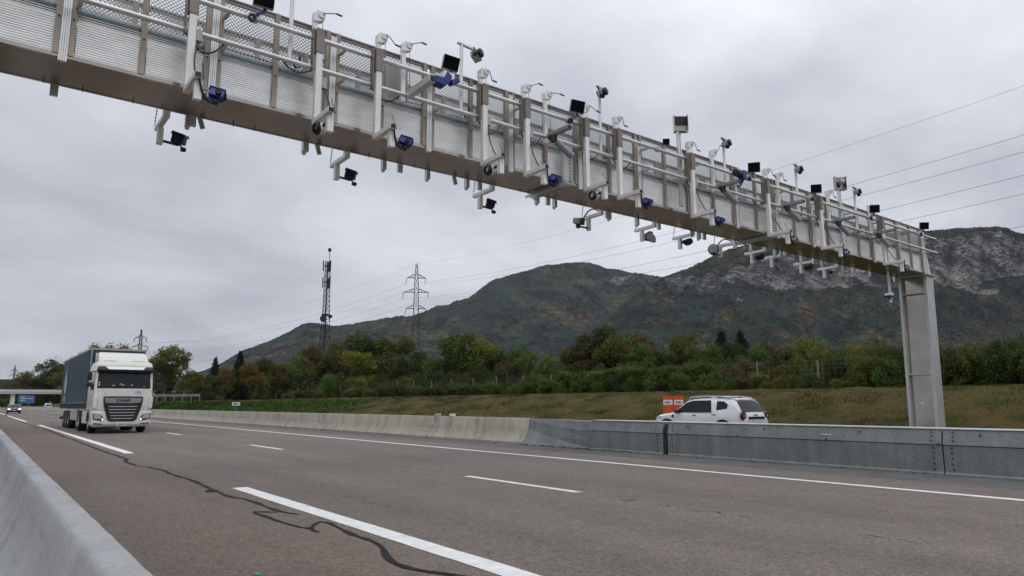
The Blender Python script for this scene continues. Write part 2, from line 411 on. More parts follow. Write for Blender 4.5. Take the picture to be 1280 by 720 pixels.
g = struct(link('ground', npmesh('ground', np.stack([X, Y, Z], -1).reshape(-1, 3), gridfaces(len(ys), len(xs)), 'soil')))
# the grass bank beyond the far carriageway, as a finer sheet
xs = np.linspace(25.7, 34.3, 44); ys = np.concatenate([np.linspace(-6, 60, 260), np.linspace(60.6, 150, 170), np.linspace(152, 560, 120)])
X, Y = np.meshgrid(xs, ys)
nz = (fbm(X * 1.1, Y * 0.7, 5, 3) - 0.5) * 0.24 + (fbm(X * 5, Y * 4, 3, 9) - 0.5) * 0.06
edge = np.clip((X - 25.7) / 0.8, 0, 1) * np.clip((34.6 - X) / 0.8, 0.3, 1)
Z = bankz(X, Y) + nz * edge + 0.01
struct(link('grass_bank', npmesh('grass_bank', np.stack([X, Y, Z], -1).reshape(-1, 3), gridfaces(len(ys), len(xs)), 'soil', smooth=True)))

def sheet(name, x0, x1, y0, y1, z, m):
    n = 40; yy = np.linspace(y0, y1, n)
    b = MB(); b.add([(x, y, z) for y in yy for x in (x0, x1)], [(2*i, 2*i+1, 2*i+3, 2*i+2) for i in range(n-1)])
    return b.build(name, m)
struct(sheet('road', 0.0, 13.05, -60, 900, 0.004, 'asphalt'))
struct(sheet('median_strip', 13.05, 16.3, -60, 900, 0.006, 'gutter'))
struct(sheet('opposite_road', 16.3, 25.75, -60, 900, -0.126, 'asphalt'))
ZL = 0.009
def wavy(x0, x1, y0, y1, step=0.35, amp=0.006):
    n = max(2, int((y1 - y0) / step)); b = MB(); vs = []
    for i in range(n + 1):
        y = lerp(y0, y1, i / n)
        vs += [(x0 + random.uniform(-amp, amp), y, ZL), (x1 + random.uniform(-amp, amp), y, ZL)]
    b.add(vs, [(2*i, 2*i+1, 2*i+3, 2*i+2) for i in range(n)])
    return b
lane = MB()
for k in range(-3, 28):
    y0 = 8.1 + 13.0 * k
    w = wavy(7.335, 7.475, y0, y0 + 3.1); lane.add(w.v, w.f)
struct(lane.build('lane_dashes', 'line', fix=False))
em = MB()
for y0, y1 in ((-40, 12.0), (22.2, 57.3), (69.5, 110), (122, 162), (175, 215), (228, 268), (280, 330)):
    w = wavy(3.41 if y0 < 60 else 3.25, 3.65 if y0 < 60 else 3.49, y0, y1); em.add(w.v, w.f)
struct(em.build('emergency_lane_dashes', 'line', fix=False))
w = wavy(11.46, 11.64, -50, 420, 1.0); struct(w.build('edge_line', 'line', fix=False))
opp = MB()
for x in (16.9, 25.2):
    w = wavy(x, x + 0.18, -30, 400, 3); opp.add(w.v, w.f)
for k in range(-2, 28):
    w = wavy(20.7, 20.84, 3 + 13*k, 6 + 13*k); opp.add(w.v, w.f)
opp.v = [(x, y, z - 0.13) for x, y, z in opp.v]
struct(opp.build('opposite_road_markings', 'line', fix=False))
# worn remains of the older lane line between the dashes
ghost = MB()
for i in range(230):
    y = random.uniform(3.0, 60)
    if (y - 8.1) % 13 < 3.3: continue
    x = 7.4 + random.gauss(0, 0.035); l = random.uniform(0.03, 0.22) * (1.0 if y < 20 else 2.0)
    ghost.add([(x - random.uniform(.006, .03), y, ZL), (x + random.uniform(.006, .03), y, ZL), (x + random.uniform(0, .025), y + l, ZL), (x - random.uniform(0, .025), y + l, ZL)], [(0, 1, 2, 3)])
struct(ghost.build('worn_line_remains', 'old_line', fix=False))
# bitumen sealed crack wandering along the emergency lane
def ribbon(b, pts, w0, w1, z):
    p = [Vector(q[:2]) for q in pts]; dense = []
    for i in range(len(p) - 1):
        n = max(1, int((p[i+1] - p[i]).length / 0.12))
        for k in range(n): dense.append(p[i].lerp(p[i+1], k / n) + Vector((random.gauss(0, .012), random.gauss(0, .012))))
    dense.append(p[-1]); n = len(dense); vs = []
    for _ in range(1):
        dense = [dense[0]] + [(dense[i-1] + dense[i] * 2 + dense[i+1]) / 4 for i in range(1, n-1)] + [dense[-1]]
    for i, q in enumerate(dense):
        d = (dense[min(i+1, n-1)] - dense[max(i-1, 0)]); d = d.normalized() if d.length > 1e-6 else Vector((0, 1))
        s = Vector((-d.y, d.x)); w = 1.22 * lerp(w0, w1, i / n) * random.uniform(0.6, 1.4) * (0.5 if i in (0, n-1) else 1)
        a, c = q + s * w, q - s * w; vs += [(a.x, a.y, z), (c.x, c.y, z)]
    b.add(vs, [(2*i, 2*i+1, 2*i+3, 2*i+2) for i in range(n-1)])
G = lambda l: [ground(*q) for q in l]
crack = MB()
main = G([(23,526.5),(33,530),(43,533.5),(60,537.5),(80,546.4),(91,549.5),(103.4,554.6),(118,560),(130.4,565),(145,569.5),(158.5,574),(156,577.2),(169,582),(171.5,582.6),(186.6,584.4),(204,588.6),(214,593.2),(221.8,595.6),(233,598.5),(244,602.7),(256,608),(267.5,613.4),(286,621.4),(305,624.2),(317,627.5),(328.4,632),(340,637),(349.5,640.2),(361,642.6),(373,643.7)])
ribbon(crack, main[:9], 0.03, 0.035, ZL); ribbon(crack, main[8:], 0.035, 0.026, ZL)
ribbon(crack, G([(349.5,641),(334,641.2),(316.7,640.2)]), 0.020, 0.018, ZL + 0.001)
ribbon(crack, G([(316.7,640.2),(328.4,644.8),(344.8,651.4),(362,656.2),(374,659),(385.5,662)]), 0.020, 0.022, ZL + 0.002)
ribbon(crack, G([(398.4,666.8),(385.5,662),(392.5,657.4),(398.4,652.5),(407,653.6),(418.3,657.4),(430,665.2),(448.7,671.5),(467.5,677.8),(474,682),(478.5,688),(481.6,696),(486,701),(491,705),(505,711.3),(526,715.3),(561,719.5),(600,724),(660,735)]), 0.018, 0.026, ZL + 0.003)
for q in ((156.5,575.5,1),(187,585,1),(222,595.8,1),(262,614,1.4),(388,661,1.2)):
    p = ground(q[0], q[1]); r = 0.06 * q[2]
    crack.add([(p.x + math.cos(a)*r*random.uniform(.6,1.3)*.7, p.y + math.sin(a)*r*random.uniform(.6,1.6), ZL + 0.004) for a in np.linspace(0, 5.6, 9)], [tuple(range(9))])
ribbon(crack, G([(256,614.5),(262,616.5),(272,614)]), 0.018, 0.03, ZL + 0.005)
struct(crack.build('sealed_crack', 'bitumen', fix=False))
gm = MB()
for px, py, L_ in ((40,550,.3),(53,555,.3),(68,563,.25),(95,584,.26),(136,608,.22),(319,717,.12),(27,540,.3)):
    p = ground(px, py); gm.add([(p.x-.03, p.y, ZL), (p.x+.03, p.y, ZL), (p.x+.012, p.y-L_, ZL), (p.x-.02, p.y-L_*.8, ZL)], [(0,1,2,3)])
struct(gm.build('green_survey_marks', 'green_mark', fix=False))
wmk = MB()
for px, py, s in ((118,639,1),(100,608.5,.9),(36,567,1.2),(350,612.5,.9),(240,595,.7)):
    p = ground(px, py); wmk.add([(p.x-.10*s, p.y-.02, ZL), (p.x+.10*s, p.y-.01, ZL), (p.x+.11*s, p.y+.02, ZL), (p.x-.09*s, p.y+.015, ZL)], [(0,1,2,3)])
struct(wmk.build('faint_survey_ticks', 'old_line', fix=False))
# little stones and dead leaves swept against the median barrier
st = MB()
for i in range(420):
    y = random.uniform(3, 40); x = 14.42 - abs(random.gauss(0, 0.10)); r = random.uniform(.008, .028)
    if i % 4 == 0: y = random.uniform(13.5, 18.6); r *= 1.6
    a = random.uniform(0, 6.3)
    st.add([(x+r*math.cos(a), y+r*math.sin(a), .008), (x+r*math.cos(a+2.1), y+r*math.sin(a+2.1), .008), (x+r*math.cos(a+4.2), y+r*math.sin(a+4.2), .008), (x, y, .008+r)], [(0,1,3),(1,2,3),(2,0,3)])
o = st.build('road_litter', 'soil'); tag(o, 'dry leaves and grit lying along the foot of the median barrier', 'litter', kind='stuff')

# ------------------------------------------------------------------ safety barriers
def extrude_profile(prof, ys, jitter=0.0, wob=0.0):
    b = MB(); n = len(prof); vs = []
    for i, y in enumerate(ys):
        dx = wob * (vnoise(y * 0.4, 0, 5) - 0.5)
        vs += [(x + float(dx) + random.uniform(-jitter, jitter), y, z + random.uniform(-jitter, jitter)) for x, z in prof]
    fs = []
    for i in range(len(ys)-1):
        for k in range(n): fs.append((i*n+k, i*n+(k+1)%n, (i+1)*n+(k+1)%n, (i+1)*n+k))
    fs += [tuple(range(n)), tuple(range((len(ys)-1)*n, len(ys)*n))[::-1]]
    return b.add(vs, fs)
leftprof = [(-0.14, 0.0), (-0.14, 0.05), (-0.03, 0.10), (0.07, 0.16), (0.15, 0.23), (0.215, 0.31), (0.262, 0.39), (0.305, 0.49), (0.335, 0.60), (0.358, 0.70), (0.376, 0.766), (0.388, 0.788), (0.402, 0.796),
            (0.488, 0.799), (0.505, 0.793), (0.515, 0.772), (0.53, 0.70), (0.60, 0.42), (0.64, 0.31), (0.80, 0.10), (0.82, 0.0)]
ysL = np.concatenate([np.arange(-12, 30, 0.12), np.arange(30, 160, 1.0)])
o = extrude_profile(leftprof, ysL, 0.0014, 0.004).build('concrete_barrier', 'conc', smooth=True)
tag(o, 'pale new concrete safety barrier in the left foreground beside the emergency lane', 'barrier')
medprof = [(14.46, 0), (14.46, 0.07), (14.60, 0.24), (14.70, 0.46), (14.745, 0.82), (14.765, 0.845), (14.93, 0.85), (14.955, 0.82), (15.00, 0.46), (15.10, 0.24), (15.24, 0.07), (15.24, 0)]
ysM = np.concatenate([np.arange(18.55, 60, 0.35), np.arange(60, 440, 3.0)])
o = extrude_profile(medprof, ysM, 0.003, 0.02).build('median_barrier', 'oldconc', smooth=True)
tag(o, 'weathered old concrete median barrier running from the steel section to the far bridge', 'barrier')
sb = thing('steel_median_barrier', 'grey galvanised steel median barrier section in front of the white car and the gantry column', 'barrier', (14.5, 6.0, 0))
def P(prof, y0, y1): 
    return MB().prism([(x - 14.5, z) for x, z in prof], 'y', y0 - 6.0, y1 - 6.0)
low = [(14.50, 0.05), (14.47, 0.02), (14.47, 0.0), (15.20, 0.0), (15.20, 0.02), (15.17, 0.05), (15.17, 0.535), (14.50, 0.535)]
upp = [(14.485, 0.545), (14.555, 0.80), (14.56, 0.829), (15.11, 0.829), (15.115, 0.80), (15.185, 0.545)]
cuts = [-12.0, -0.9, 5.84, 12.46]
for i in range(3):
    a, c = cuts[i] + 0.012, cuts[i+1] - 0.012
    P(low, a, c).build('lower_panel', 'galv', sb, 0.006)
    P(upp, a, c).build('upper_panel', 'galv', sb, 0.008)
    MB().box(0.040, 0.630, a - 6, c - 6, 0.831, 0.848).build('top_plate', 'galvlight', sb, 0.004)
P([(14.62, 0.02), (14.62, 0.78), (15.05, 0.78), (15.05, 0.02)], -11.9, 15.2).build('core', 'seam', sb)
P(low, 12.62, 15.35).build('lower_panel', 'galv', sb, 0.006)
P(upp, 12.62, 15.35).build('upper_panel', 'galv', sb, 0.008)
MB().box(0.040, 0.630, 12.62 - 6, 15.36 - 6, 0.831, 0.848).build('top_plate', 'galvlight', sb, 0.004)
tp = MB()                                      # transition from the flat steel face to the concrete profile
pa = [(14.50, 0.02), (14.50, 0.30), (14.50, 0.535), (14.56, 0.80), (15.11, 0.80), (15.17, 0.535), (15.17, 0.02)]
pm = [(14.44, 0.0), (14.56, 0.26), (14.62, 0.60), (14.70, 0.83), (15.00, 0.83), (15.08, 0.6), (15.22, 0.0)]
pb = [(14.42, 0.0), (14.57, 0.24), (14.68, 0.47), (14.72, 0.83), (14.98, 0.83), (15.02, 0.47), (15.26, 0.0)]
vs = [(x-14.5, 15.36-6, z) for x, z in pa] + [(x-14.5, 17.0-6, z) for x, z in pm] + [(x-14.5, 18.5-6, z) for x, z in pb]
tp.add(vs, [(7*j+k, 7*j+(k+1)%7, 7*j+7+(k+1)%7, 7*j+7+k) for j in (0, 1) for k in range(7)] + [tuple(range(7)), tuple(range(14, 21))[::-1]])
tp.build('transition_piece', 'galv', sb, 0.004)
def bolts(pts, r=0.016):
    b = MB()
    for x, y, z in pts: b.lathe([(0, -0.018), (r, -0.018), (r, 0.004), (r*1.6, 0.004), (r*1.6, 0.008)], (x - 14.5, y - 6, z), 'x', 6)
    return b
bl = []
for yj in (12.46, 5.84, -0.9):
    for dy in (-0.16, 0.16 if yj != 12.46 else 0.34):
        for z in (0.10, 0.2, 0.3, 0.4, 0.49): bl.append((14.497, yj + dy, z))
        for z in (0.62, 0.7, 0.77): bl.append((14.49 + (z - 0.545) * 0.29, yj + dy * 1.15, z))
for y in (17.6, 18.2):
    for z in (0.16, 0.56, 0.7): bl.append((14.60 if z < .3 else 14.69, y, z))
for y in np.arange(-8, 12, 2.2): bl.append((14.535, float(y), 0.735)); bl.append((14.487, float(y) + .7, 0.56))
bm1 = bolts([(14.5, 6, 0)]).build('bolt', 'seam', None, mesh_only=True)
for x, y, z in bl:
    o = link('bolt', bm1, sb); o.location = (x - 14.5, y - 6, z)
for z in (0.08, 0.2, 0.32, 0.44, 0.56, 0.68): MB().lathe([(0, -.05), (.035, -.05), (.035, .05), (0, .05)], (0.045, 6.54, z), 'z', 10).build('hinge', 'seam', sb)
slot = [(8.17 + 0.28 * math.cos(a) * (1 if abs(math.cos(a)) > 0 else 1), 0.695 + 0.045 * math.sin(a)) for a in np.linspace(0, 6.28, 18, endpoint=False)]
MB().add([(14.5175 + (z-.66)*.29 - 14.5 + .012 - .008, y - 6, z) for y, z in slot], [tuple(range(18))]).build('oval_slot', 'seam', sb, fix=False)
MB().add([(14.5175 + (z-.66)*.29 - 14.5 + .012 - .012, (y - 8.10) * .7 + 8.06 - 6, (z - .695) * .85 + .695) for y, z in slot], [tuple(range(18))]).build('slot_cover', 'galvlight', sb, fix=False)
# marker brackets on the concrete barrier
mk = thing('barrier_marker', 'small grey steel plate clamped over the top of the old median barrier', 'bracket', (14.85, 24.6, 0.85))
MB().box(-.13, .14, -.05, .05, -.10, .10).build('plate', 'grey', mk, .006)
MB().box(-.15, .16, -.065, -.052, -.22, .02).build('clamp', 'galv', mk)
mk = thing('barrier_reflector', 'small white reflector block standing on top of the old median barrier', 'reflector', (14.85, 23.5, 0.85))
MB().box(-.08, .08, -.11, .11, .0, .10).build('block', 'signwhite', mk, .01)
MB().box(-.10, .10, -.13, .13, -.004, .012).build('foot', 'grey', mk)

# ------------------------------------------------------------------ hills
def hillmat():
    m, t, b = newmat('autumn_forest_and_rock'); v0 = objv(t)
    # squash the pattern along the downhill direction so crowns stay round on the steep slope
    vr = node(t, 'ShaderNodeVectorRotate', rotation_type='Z_AXIS'); vr.inputs['Angle'].default_value = R(38); t.links.new(v0, vr.inputs['Vector'])
    ms = node(t, 'ShaderNodeMapping'); ms.inputs['Scale'].default_value = (1, .42, .9); t.links.new(vr.outputs[0], ms.inputs[0]); v = ms.outputs[0]
    patch = rampn(t, noise(t, v, 0.0075, 8, 0.72), [(0.34, (0.014, 0.034, 0.020)), (0.45, (0.028, 0.050, 0.022)), (0.51, (0.054, 0.054, 0.021)), (0.575, (0.094, 0.055, 0.023)), (0.68, (0.074, 0.060, 0.022)), (0.78, (0.036, 0.056, 0.020))])
    vo = node(t, 'ShaderNodeTexVoronoi'); vo.inputs['Scale'].default_value = 0.036; t.links.new(v, vo.inputs['Vector'])
    sepc = node(t, 'ShaderNodeSeparateColor'); t.links.new(vo.outputs['Color'], sepc.inputs[0])
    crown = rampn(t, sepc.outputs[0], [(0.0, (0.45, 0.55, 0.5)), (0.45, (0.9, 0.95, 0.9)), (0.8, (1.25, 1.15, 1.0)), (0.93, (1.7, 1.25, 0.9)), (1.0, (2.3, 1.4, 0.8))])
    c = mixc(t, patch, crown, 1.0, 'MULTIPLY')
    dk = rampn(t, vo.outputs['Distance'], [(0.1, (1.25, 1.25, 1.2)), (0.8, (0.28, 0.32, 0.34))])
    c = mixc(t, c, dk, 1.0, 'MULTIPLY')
    v3 = node(t, 'ShaderNodeTexVoronoi'); v3.inputs['Scale'].default_value = 0.085; t.links.new(v, v3.inputs['Vector'])
    c = mixc(t, c, rampn(t, v3.outputs['Color'], [(0.1, (0.68, 0.68, 0.68)), (0.55, (1.0, 1.0, 1.0)), (0.95, (1.5, 1.42, 1.3))]), 1.0, 'MULTIPLY')
    c = mixc(t, c, rampn(t, noise(t, v, 0.0016, 6, 0.6), [(0.32, (0.55, 0.6, 0.65)), (0.5, (1, 1, 1)), (0.7, (1.35, 1.3, 1.1))]), 1.0, 'MULTIPLY')
    a = node(t, 'ShaderNodeAttribute', attribute_name='conifer')
    c = mixc(t, c, mixc(t, (0.013, 0.030, 0.020), crown, 0.5, 'MULTIPLY'), a.outputs['Fac'])
    a2 = node(t, 'ShaderNodeAttribute', attribute_name='meadow')
    c = mixc(t, c, (0.048, 0.060, 0.030), a2.outputs['Fac'])
    ra = node(t, 'ShaderNodeAttribute', attribute_name='rock')
    rk = rampn(t, noise(t, v0, 0.016, 9, 0.74, (1, 1, 2.6)), [(0.30, (0.120, 0.118, 0.114)), (0.5, (0.205, 0.194, 0.178)), (0.72, (0.31, 0.286, 0.25))])
    rn = node(t, 'ShaderNodeMath', operation='ADD'); t.links.new(ra.outputs['Fac'], rn.inputs[0])
    nn = node(t, 'ShaderNodeMath', operation='MULTIPLY_ADD'); t.links.new(noise(t, v0, 0.016, 7, 0.7), nn.inputs[0]); nn.inputs[1].default_value = 0.9; nn.inputs[2].default_value = -0.45
    t.links.new(nn.outputs[0], rn.inputs[1])
    rm = rampn(t, rn.outputs[0], [(0.46, (0, 0, 0)), (0.54, (1, 1, 1))])
    c = mixc(t, c, rk, rm)
    t.links.new(c, b.inputs['Base Color']); b.inputs['Roughness'].default_value = 0.95; b.inputs['Specular IOR Level'].default_value = 0.05
    bump(t, b, vo.outputs['Distance'], -0.8, 14.0)
    return m
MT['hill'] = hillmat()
def hill(name, sky, x0, x1, ybase, r0, r1, rocks, rel, seed, meadows=(), bands=()):
    px = np.arange(x0, x1, 1.3); nu = 190
    sx, sy = np.array(sky, float).T
    skyy = np.interp(px, sx, sy) + (fbm(px * 0.05, 0 * px, 4, seed) - 0.5) * 4 
    us = np.linspace(0, 1, nu)
    PX, U = np.meshgrid(px, us)
    SK = np.broadcast_to(skyy, PX.shape)
    PY = ybase + (SK - ybase) * U
    rock = np.zeros_like(PX)
    for (cx, cy, hw, hh, s) in rocks:
        wx = (fbm(PX * 0.035, PY * 0.05, 4, seed + 41) - .5) * 2.2; wy = (fbm(PX * 0.03, PY * 0.06, 4, seed + 57) - .5) * 2.0
        rock = np.maximum(rock, s * np.clip(1.45 - np.hypot((PX - cx) / hw + wx, (PY - cy) / hh + wy) ** 1.6 * .8, 0, 1))
    for band in bands:
        bx, bt, bb = np.array(band, float).T
        wob = (fbm(PX * 0.06, PY * 0.03, 5, seed + 77) - .5) * 13; wob2 = (fbm(PX * 0.05 + 9, PY * 0.05, 5, seed + 78) - .5) * 9
        tt_ = np.interp(PX, bx, bt); bb_ = np.interp(PX, bx, bb)
        inside = (PX > bx[0]) & (PX < bx[-1])
        rock = np.maximum(rock, np.where(inside, np.clip(np.minimum(PY - tt_ + wob, bb_ - PY + wob2) / 7 + .40, 0, 1.0), 0))
    g = np.cumsum(np.where(rock > 0.4, 0.35, 1.0) * (1 - 0.35 * U), 0); g = g / g[-1]
    mead = np.zeros_like(PX)
    for (cx, cy, hw, hh) in meadows:
        mead = np.maximum(mead, np.clip(2.2 - 2.2 * (((PX - cx) / hw) ** 2 + ((PY - cy - (PX - cx) * -0.12) / hh) ** 2), 0, 1))
    Rr = r0 + (r1 - r0) * g
    gul = (fbm(PX * 0.022 + U * 2.0, U * 5 + PX * 0.006, 5, seed + 11) - 0.5)
    ridge = 1 - np.abs(fbm(PX * 0.03 - U * 1.5, U * 2.2, 4, seed + 5) * 2 - 1)
    Rr = Rr + (gul * 1.0 + (ridge - 0.7) * 0.7) * rel * np.sin(np.clip(U, 0, 1) * 2.6) 
    Rr = Rr + np.random.default_rng(seed).normal(0, 9.0, PX.shape)
    conif = np.clip((fbm(PX * 0.03, U * 6, 5, seed + 21) - 0.50) * 9, 0, 1) * 0.85
    crowns = np.random.default_rng(seed + 1).uniform(-1, 1, PX.shape)
    PYj = PY - np.where(U > 0.97, np.abs(crowns) * 1.5, 0.0) 
    d = np.stack([PX - 640, 360 - PYj, np.full_like(PX, F)], -1) @ M.T
    k = Rr / np.hypot(d[..., 0], d[..., 1])
    V = d * k[..., None]; V[..., 2] += H
    V[0, :, 2] = -5
    back = V[-1].copy(); back[:, :2] *= 1.25; back[:, 2] = -20
    V = np.concatenate([V, back[None]], 0)
    ext = lambda a: np.concatenate([a, a[-1:]], 0).ravel()
    me = npmesh(name, V.reshape(-1, 3), gridfaces(nu + 1, len(px)), 'hill', {'rock': ext(rock), 'conifer': ext(conif), 'meadow': ext(mead)}, True)
    return struct(link(name, me))
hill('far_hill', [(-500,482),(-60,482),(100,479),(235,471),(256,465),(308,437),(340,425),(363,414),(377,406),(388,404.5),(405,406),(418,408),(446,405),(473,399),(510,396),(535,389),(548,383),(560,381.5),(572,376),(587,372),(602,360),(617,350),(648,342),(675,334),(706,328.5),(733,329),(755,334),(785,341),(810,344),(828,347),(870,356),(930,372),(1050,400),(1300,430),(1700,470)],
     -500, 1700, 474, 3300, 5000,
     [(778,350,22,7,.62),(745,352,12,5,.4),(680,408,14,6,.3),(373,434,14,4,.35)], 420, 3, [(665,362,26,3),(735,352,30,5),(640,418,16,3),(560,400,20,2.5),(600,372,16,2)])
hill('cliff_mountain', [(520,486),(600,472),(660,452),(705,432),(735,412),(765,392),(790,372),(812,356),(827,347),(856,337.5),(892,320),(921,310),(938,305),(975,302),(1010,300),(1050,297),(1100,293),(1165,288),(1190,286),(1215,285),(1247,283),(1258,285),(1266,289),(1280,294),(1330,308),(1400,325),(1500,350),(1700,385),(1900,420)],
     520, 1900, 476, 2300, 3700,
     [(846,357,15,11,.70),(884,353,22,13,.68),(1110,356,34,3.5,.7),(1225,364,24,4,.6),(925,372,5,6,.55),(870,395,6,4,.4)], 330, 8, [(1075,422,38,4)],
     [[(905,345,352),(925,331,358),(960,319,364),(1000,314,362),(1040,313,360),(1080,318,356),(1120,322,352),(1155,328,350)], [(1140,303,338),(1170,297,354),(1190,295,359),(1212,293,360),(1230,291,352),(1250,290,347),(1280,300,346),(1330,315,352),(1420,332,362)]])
# ------------------------------------------------------------------ toll gantry
GA = R(0.5135)
GS = 1.13                                       # overall size: the column stands on the far verge
GO = Vector((0, 9.29 * GS, H * (1 - GS)))
gan = thing('toll_gantry', 'long grey metal gantry on a tall square column spanning the whole motorway', 'gantry', GO, GA)
gan.scale = (GS, GS, GS)
ZB, ZP, ZT, GW = 5.37, 5.90, 6.80, 0.86      # soffit, panel top, rail top, depth
S0, S1 = -6.0, 23.78
MB().box(S0, S1, 0.02, GW - 0.02, ZB - 0.012, ZB + 0.10).build('soffit', 'soffit', gan, 0.008)
ed = MB().box(S0, S1, -0.02, 0.018, ZB - 0.02, ZB + 0.035); ed.box(S0, S1, GW - 0.018, GW + 0.02, ZB - 0.02, ZB + 0.035)
ed.build('bottom_edge', 'stainless', gan, 0.004)
def corrugated(w, h, pitch=0.031, dep=0.012):
    prof = []; z = 0
    while z < h - pitch * 0.5:
        prof += [(0, z), (0, z + pitch * 0.58), (dep, z + pitch * 0.70), (dep, z + pitch * 0.88)]; z += pitch
    prof.append((0, h)); n = len(prof); b = MB()
    b.add([(x, y, z) for x in (0, w) for y, z in prof], [(i, i+1, n+i+1, n+i) for i in range(n-1)])
    return b
PIT = 1.65
pw = PIT / 2 - 0.10
pan = corrugated(pw, ZP - ZB - 0.06).build('side_panel', 'alu', None, mesh_only=True, fix=False)
def exmesh(w, h, pitch=0.052, t=0.0085):
    b = MB(); n = int((w + h) / pitch) + 1
    for sgn in (1, -1):
        for i in range(n):
            c = i * pitch; x0, z0, x1, z1 = c, 0.0, c - h * 1.0, h
            # clip the 45 degree strand to the panel
            if x0 > w: z0 = x0 - w; x0 = w
            if x1 < 0: z1 = h + x1; x1 = 0.0
            if z1 <= z0 + 1e-3: continue
            if sgn < 0: x0, x1 = w - x0, w - x1
            y = 0.002 * sgn
            b.add([(x0 - t, y, z0), (x0 + t, y, z0), (x1 + t, y, z1), (x1 - t, y, z1)], [(0, 1, 2, 3)])
    return b
msh = exmesh(pw, ZT - ZP - 0.16).build('mesh_panel', 'meshsteel', None, mesh_only=True, fix=False)
bandm = MB(); 
for k in range(4): bandm.box(0, pw, 0.0, 0.03, 0.045 * k, 0.045 * k + 0.030)
bandm = bandm.build('kick_band', 'galvlight', None, mesh_only=True)
post = MB().box(-0.033, 0.033, -0.035, 0.03, 0, ZT - ZB - 0.03); post = post.build('post', 'tan', None, mesh_only=True)
bolt = MB().lathe([(0, -.012), (.012, -.012), (.012, 0)], (0, -.035, .46), 'y', 6).build('post_bolt', 'seam', None, mesh_only=True)
def child(name, me, x, y, z, rz=0.0, parent=gan):
    o = link(name, me, parent); o.location = (x, y, z); o.rotation_euler = (0, 0, rz); return o
exm = MB()
for x in (-.034, -.012, .012, .034): exm.box(x - .009, x + .009, -.055, -.02, 0, 1)
exm.box(-.045, .045, -.022, -.005, 0, 1)
ext_front = exm.build('front_extrusion', 'alutube', None, mesh_only=True)
k0, k1 = -4, 14
for k in range(k0, k1 + 1):
    s = 0.42 + PIT * k
    for ds in (-0.075, 0.075):
        p = child('post', post, s + ds, 0, ZB + 0.02); child('post_bolt', bolt, 0, 0, 0, 0, p)
        child('post', post, s + ds, GW, ZB + 0.02, math.pi)
    e = child('front_extrusion', ext_front, s, -0.005, ZB - 0.07); e.scale.z = ZT - ZB - 0.02 + (0.0 if k % 3 else -.2)
    e = child('rear_extrusion', ext_front, s, GW + 0.005, ZB - 0.16, math.pi); e.scale.z = 1.35
    if k < k1:
        p = child('post', post, s + PIT / 2, 0, ZB + 0.02); child('post_bolt', bolt, 0, 0, 0, 0, p)
        child('post', post, s + PIT / 2, GW, ZB + 0.02, math.pi)
        for j in (0, 1):
            a = s + 0.118 + j * (PIT / 2 - 0.07) - (0.0 if j == 0 else 0.0)
            child('side_panel', pan, a, 0.006, ZB + 0.035)
            child('mesh_panel', msh, a, 0.006, ZP + 0.10)
            child('side_panel', pan, a + pw, GW - 0.006, ZB + 0.035, math.pi)
            child('mesh_panel', msh, a + pw, GW - 0.006, ZP + 0.10, math.pi)
            child('kick_band', bandm, a + pw, GW - 0.04, ZP + 0.02, math.pi)
tr = MB()
for z, dz in ((ZP - 0.012, 0.018), (ZP + 0.016, 0.014), (ZP + 0.045, 0.010)):
    tr.box(S0, S1, 0.012, 0.05, z - dz / 2, z + dz / 2)
tr.build('panel_top_rail', 'galvlight', gan)
MB().box(S0, S1, 0.052, 0.06, ZP - .02, ZP + .07).build('toe_board', 'darkrail', gan)
hr = MB()
for t in (0.0, GW): hr.tube([(S0, t, ZT - 0.02), (S1, t, ZT - 0.02)], 0.024, 10); hr.box(S0, S1, t - .012, t + .012, ZT - .075, ZT - .045)
hr.build('handrail', 'darkrail', gan, smooth=True)
MB().tube([(S0, 0.13, 6.03), (S1 - .3, 0.13, 6.03)], 0.065, 14).build('cable_duct', 'duct', gan, smooth=True)
MB().tube([(S0, 0.72, 6.10), (S1 - .3, 0.72, 6.10)], 0.045, 10).build('cable_duct', 'duct', gan, smooth=True)
for j, (t_, z_, r_) in enumerate(((.20, 6.10, .016), (.24, 6.14, .012), (.30, 6.07, .02), (.62, 6.18, .014))):
    MB().tube([(s_, t_ + .02*math.sin(s_*1.7 + j), z_ + .035*math.sin(s_*2.3 + 2*j)) for s_ in np.arange(S0, S1 - .4, .28)], r_, 6).build('cable_bundle', 'black', gan, smooth=True)
fl = MB().box(S0, S1 - .05, 0.03, GW - 0.03, ZB + 0.30, ZB + 0.33); fl.build('walkway_floor', 'galvlight', gan)
# round outrigger rails in front, in one run each with the post sleeves over them
for z, e in ((6.02, 24.0), (6.47, 23.95)):
    MB().tube([(S0, -0.26, z), (e, -0.26, z)], 0.036, 14).build('outrigger_rail', 'alutube', gan, smooth=True)
orb = MB().box(-.025, .025, -.25, -.03, -.02, .02).build('rail_arm', 'alutube', None, mesh_only=True)
for k in range(k0, k1 + 1):
    for z in (6.02, 6.47): child('rail_arm', orb, 0.42 + PIT * k + 0.11, 0, z)
